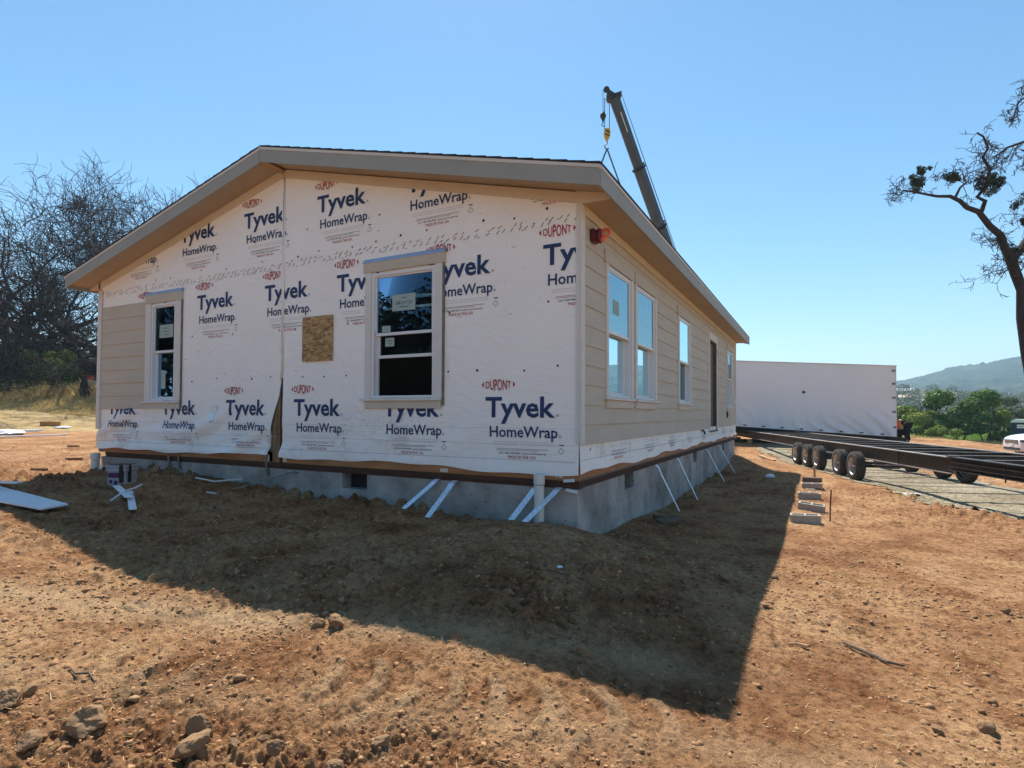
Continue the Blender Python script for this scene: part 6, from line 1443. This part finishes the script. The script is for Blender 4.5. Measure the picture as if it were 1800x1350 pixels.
x,y=azp(129,46);zb=hz(x,y,False);mb=MB();mb.lathe([(.0,.6),(.22,.62),(.24,1.0),(.15,1.25),(.06,1.32),(0,1.32)],n=16);tag(build('white_jug',mb,M['white'],loc=(x,y,zb),smooth=True),'small white jug between the planks and the dead stump','jug')
# ================================================================ HILLS
def hillmat(name,stops,sc):
    m,nt,out=nodes(name);L=nt.links.new;p=N(nt,'ShaderNodeBsdfDiffuse');tc=N(nt,'ShaderNodeTexCoord')
    n=N(nt,'ShaderNodeTexNoise',Scale=sc,Detail=10,Roughness=.7);L(tc.outputs['Object'],n.inputs['Vector']);L(ramp(nt,n.outputs['Fac'],stops),p.inputs[0]);L(p.outputs[0],out.inputs[0]);return m
M['hill']=hillmat('wooded_hillside',[(.38,(.01,.022,.014,1)),(.55,(.035,.06,.03,1)),(.70,(.10,.12,.06,1))],.02)
M['slope']=hillmat('dry_foothill',[(.36,(.05,.08,.03,1)),(.5,(.12,.14,.06,1)),(.62,(.42,.33,.18,1))],.012)
def hill(name,azr,d0,d1,elev,mt,na,nd,rough,cell):
    az=np.linspace(*azr,na);t=np.linspace(0,1,nd);A,T=np.meshgrid(az,t);D=d0+(d1-d0)*T
    x=CAM.x+np.sin(A)*D;y=CAM.y+np.cos(A)*D
    px=907.09+1002.24*np.tan(A-az0)            # used only to read the ridge height of this bearing
    e=np.interp(np.degrees(A-az0),elev[0],elev[1])
    zt=CAM.z+d1*e;prof_=T**1.25*(1-.0*T)
    z=-6+(zt+6)*prof_;z=z+(fbm(x/120,y/120,4,800)-.5)*(zt*.35)*np.sin(np.pi*np.clip(T,0,1))**1
    z=z+(bumps(x,y,cell,810,.9)+fbm(x/cell*2,y/cell*2,3,820)*.6-.4)*rough
    v=np.stack([x,y,z],-1)
    back=v[-1].copy();back[:,2]=-30;back[:,0]=CAM.x+np.sin(az)*(d1+500);back[:,1]=CAM.y+np.cos(az)*(d1+500);v=np.concatenate([v,back[None]])
    v=v.reshape(-1,3);i=np.arange(nd*(na-1));r=i//(na-1);c=i%(na-1);a=r*na+c
    return kind(npmesh(name,v,np.stack([a,a+na,a+na+1,a+1],1),mt,smooth=False),'structure')
ang=lambda px,y:(math.degrees(math.atan((px-907.09)/1002.24)),(731.5-y)/1002.24*math.cos(math.atan((px-907.09)/1002.24)))
E1=[(-60,.03),(-20,.03),(10,.03),(22,.028)]+[ang(*q) for q in((1450,700),(1578,672),(1621,663),(1670,648),(1703,643),(1736,640),(1768,632),(1794,627),(1840,618))]+[(46,.085),(52,.075),(60,.085),(75,.08),(95,.06),(120,.03)]
hill('hills',(az0+R(-60),az0+R(120)),700,1500,([q[0] for q in E1],[q[1] for q in E1]),M['hill'],1500,110,7.5,11)
E2=[(-60,.012),(20,.016)]+[ang(*q) for q in((1560,690),(1620,687),(1680,690),(1730,695),(1800,703),(1850,706))]+[(50,.02),(80,.02),(110,.01)]
hill('foothill',(az0+R(10),az0+R(110)),170,420,([q[0] for q in E2],[q[1] for q in E2]),M['slope'],700,60,1.2,6)
def hz_on(name,x,y):
    o=bpy.data.objects[name];return None
# trees on the foothill: countless scrub
rng=np.random.RandomState(77);n=420;a=az0+np.radians(rng.uniform(30,62,n));d=rng.uniform(190,415,n);t=(d-170)/250
e=np.interp(np.degrees(a-az0),[q[0] for q in E2],[q[1] for q in E2]);zt=CAM.z+420*e;zz=-6+(zt+6)*t**1.25
x=CAM.x+np.sin(a)*d;y=CAM.y+np.cos(a)*d;zz=zz+(fbm(x/120,y/120,4,800)-.5)*(zt*.35)*np.sin(np.pi*t)
V,Q=leafcloud(np.stack([x,y,zz+2.0],1),rng.uniform(2.2,4.6,n),60000,1.1,rng,.75,.6);kind(npmesh('hillside_scrub',V,Q,M['leafgy']),'stuff','grey green scrub and oaks covering the foothill','scrub')
for k,(px,d,w) in enumerate(((1602,330,9),(1640,300,6),(1664,350,8),(1590,385,8))):
    a=az0+math.atan((px-907.09)/1002.24);t=(d-170)/250;e_=np.interp(math.degrees(a-az0),[q[0] for q in E2],[q[1] for q in E2]);zt=CAM.z+420*e_;x=CAM.x+math.sin(a)*d;y=CAM.y+math.cos(a)*d
    z=-6+(zt+6)*t**1.25+float((fbm(np.array([x/120]),np.array([y/120]),4,800)[0]-.5)*(zt*.35)*math.sin(math.pi*t))
    hs=thing('hillside_house',['pale low house on the foothill, left of the big round tree','white roofed house on the foothill, above the dead tree','small pale house on the foothill, right of the white roofed one','pale house on the foothill, next to the module edge'][k],'house',(x,y,z),-a,'houses on the foothill')
    mb=MB();mb.box((-w/2,-4,-3),(w/2,4,2.2));build('wall',mb,M['drip'],hs);mb=MB();mb.prism([(-w/2-.6,-4.6,2.2),(-w/2-.6,4.6,2.2),(-w/2-.6,0,3.6)],(w+1.2,0,0));build('roof',mb,M['inkfaint'] if k%2 else M['soffit'],hs)
    for q in(-.3,.05,.3):
        mb=MB();mb.box((w*q-.6,-4.05,.6),(w*q+.6,-4.003,1.7));build('window',mb,M['carglass'],hs)
# ================================================================ HAZE
m,nt,out=nodes('valley_haze');vp=nt.nodes.new('ShaderNodeVolumePrincipled');vp.inputs['Color'].default_value=(.58,.80,1,1);vp.inputs['Density'].default_value=HAZE;vp.inputs['Anisotropy'].default_value=.2
nt.links.new(vp.outputs[0],out.inputs['Volume'])
mb=MB();mb.box((-2600,-2600,-40),(2600,2600,190));kind(build('haze',mb,m),'stuff','thin blue summer haze filling the valley','haze')
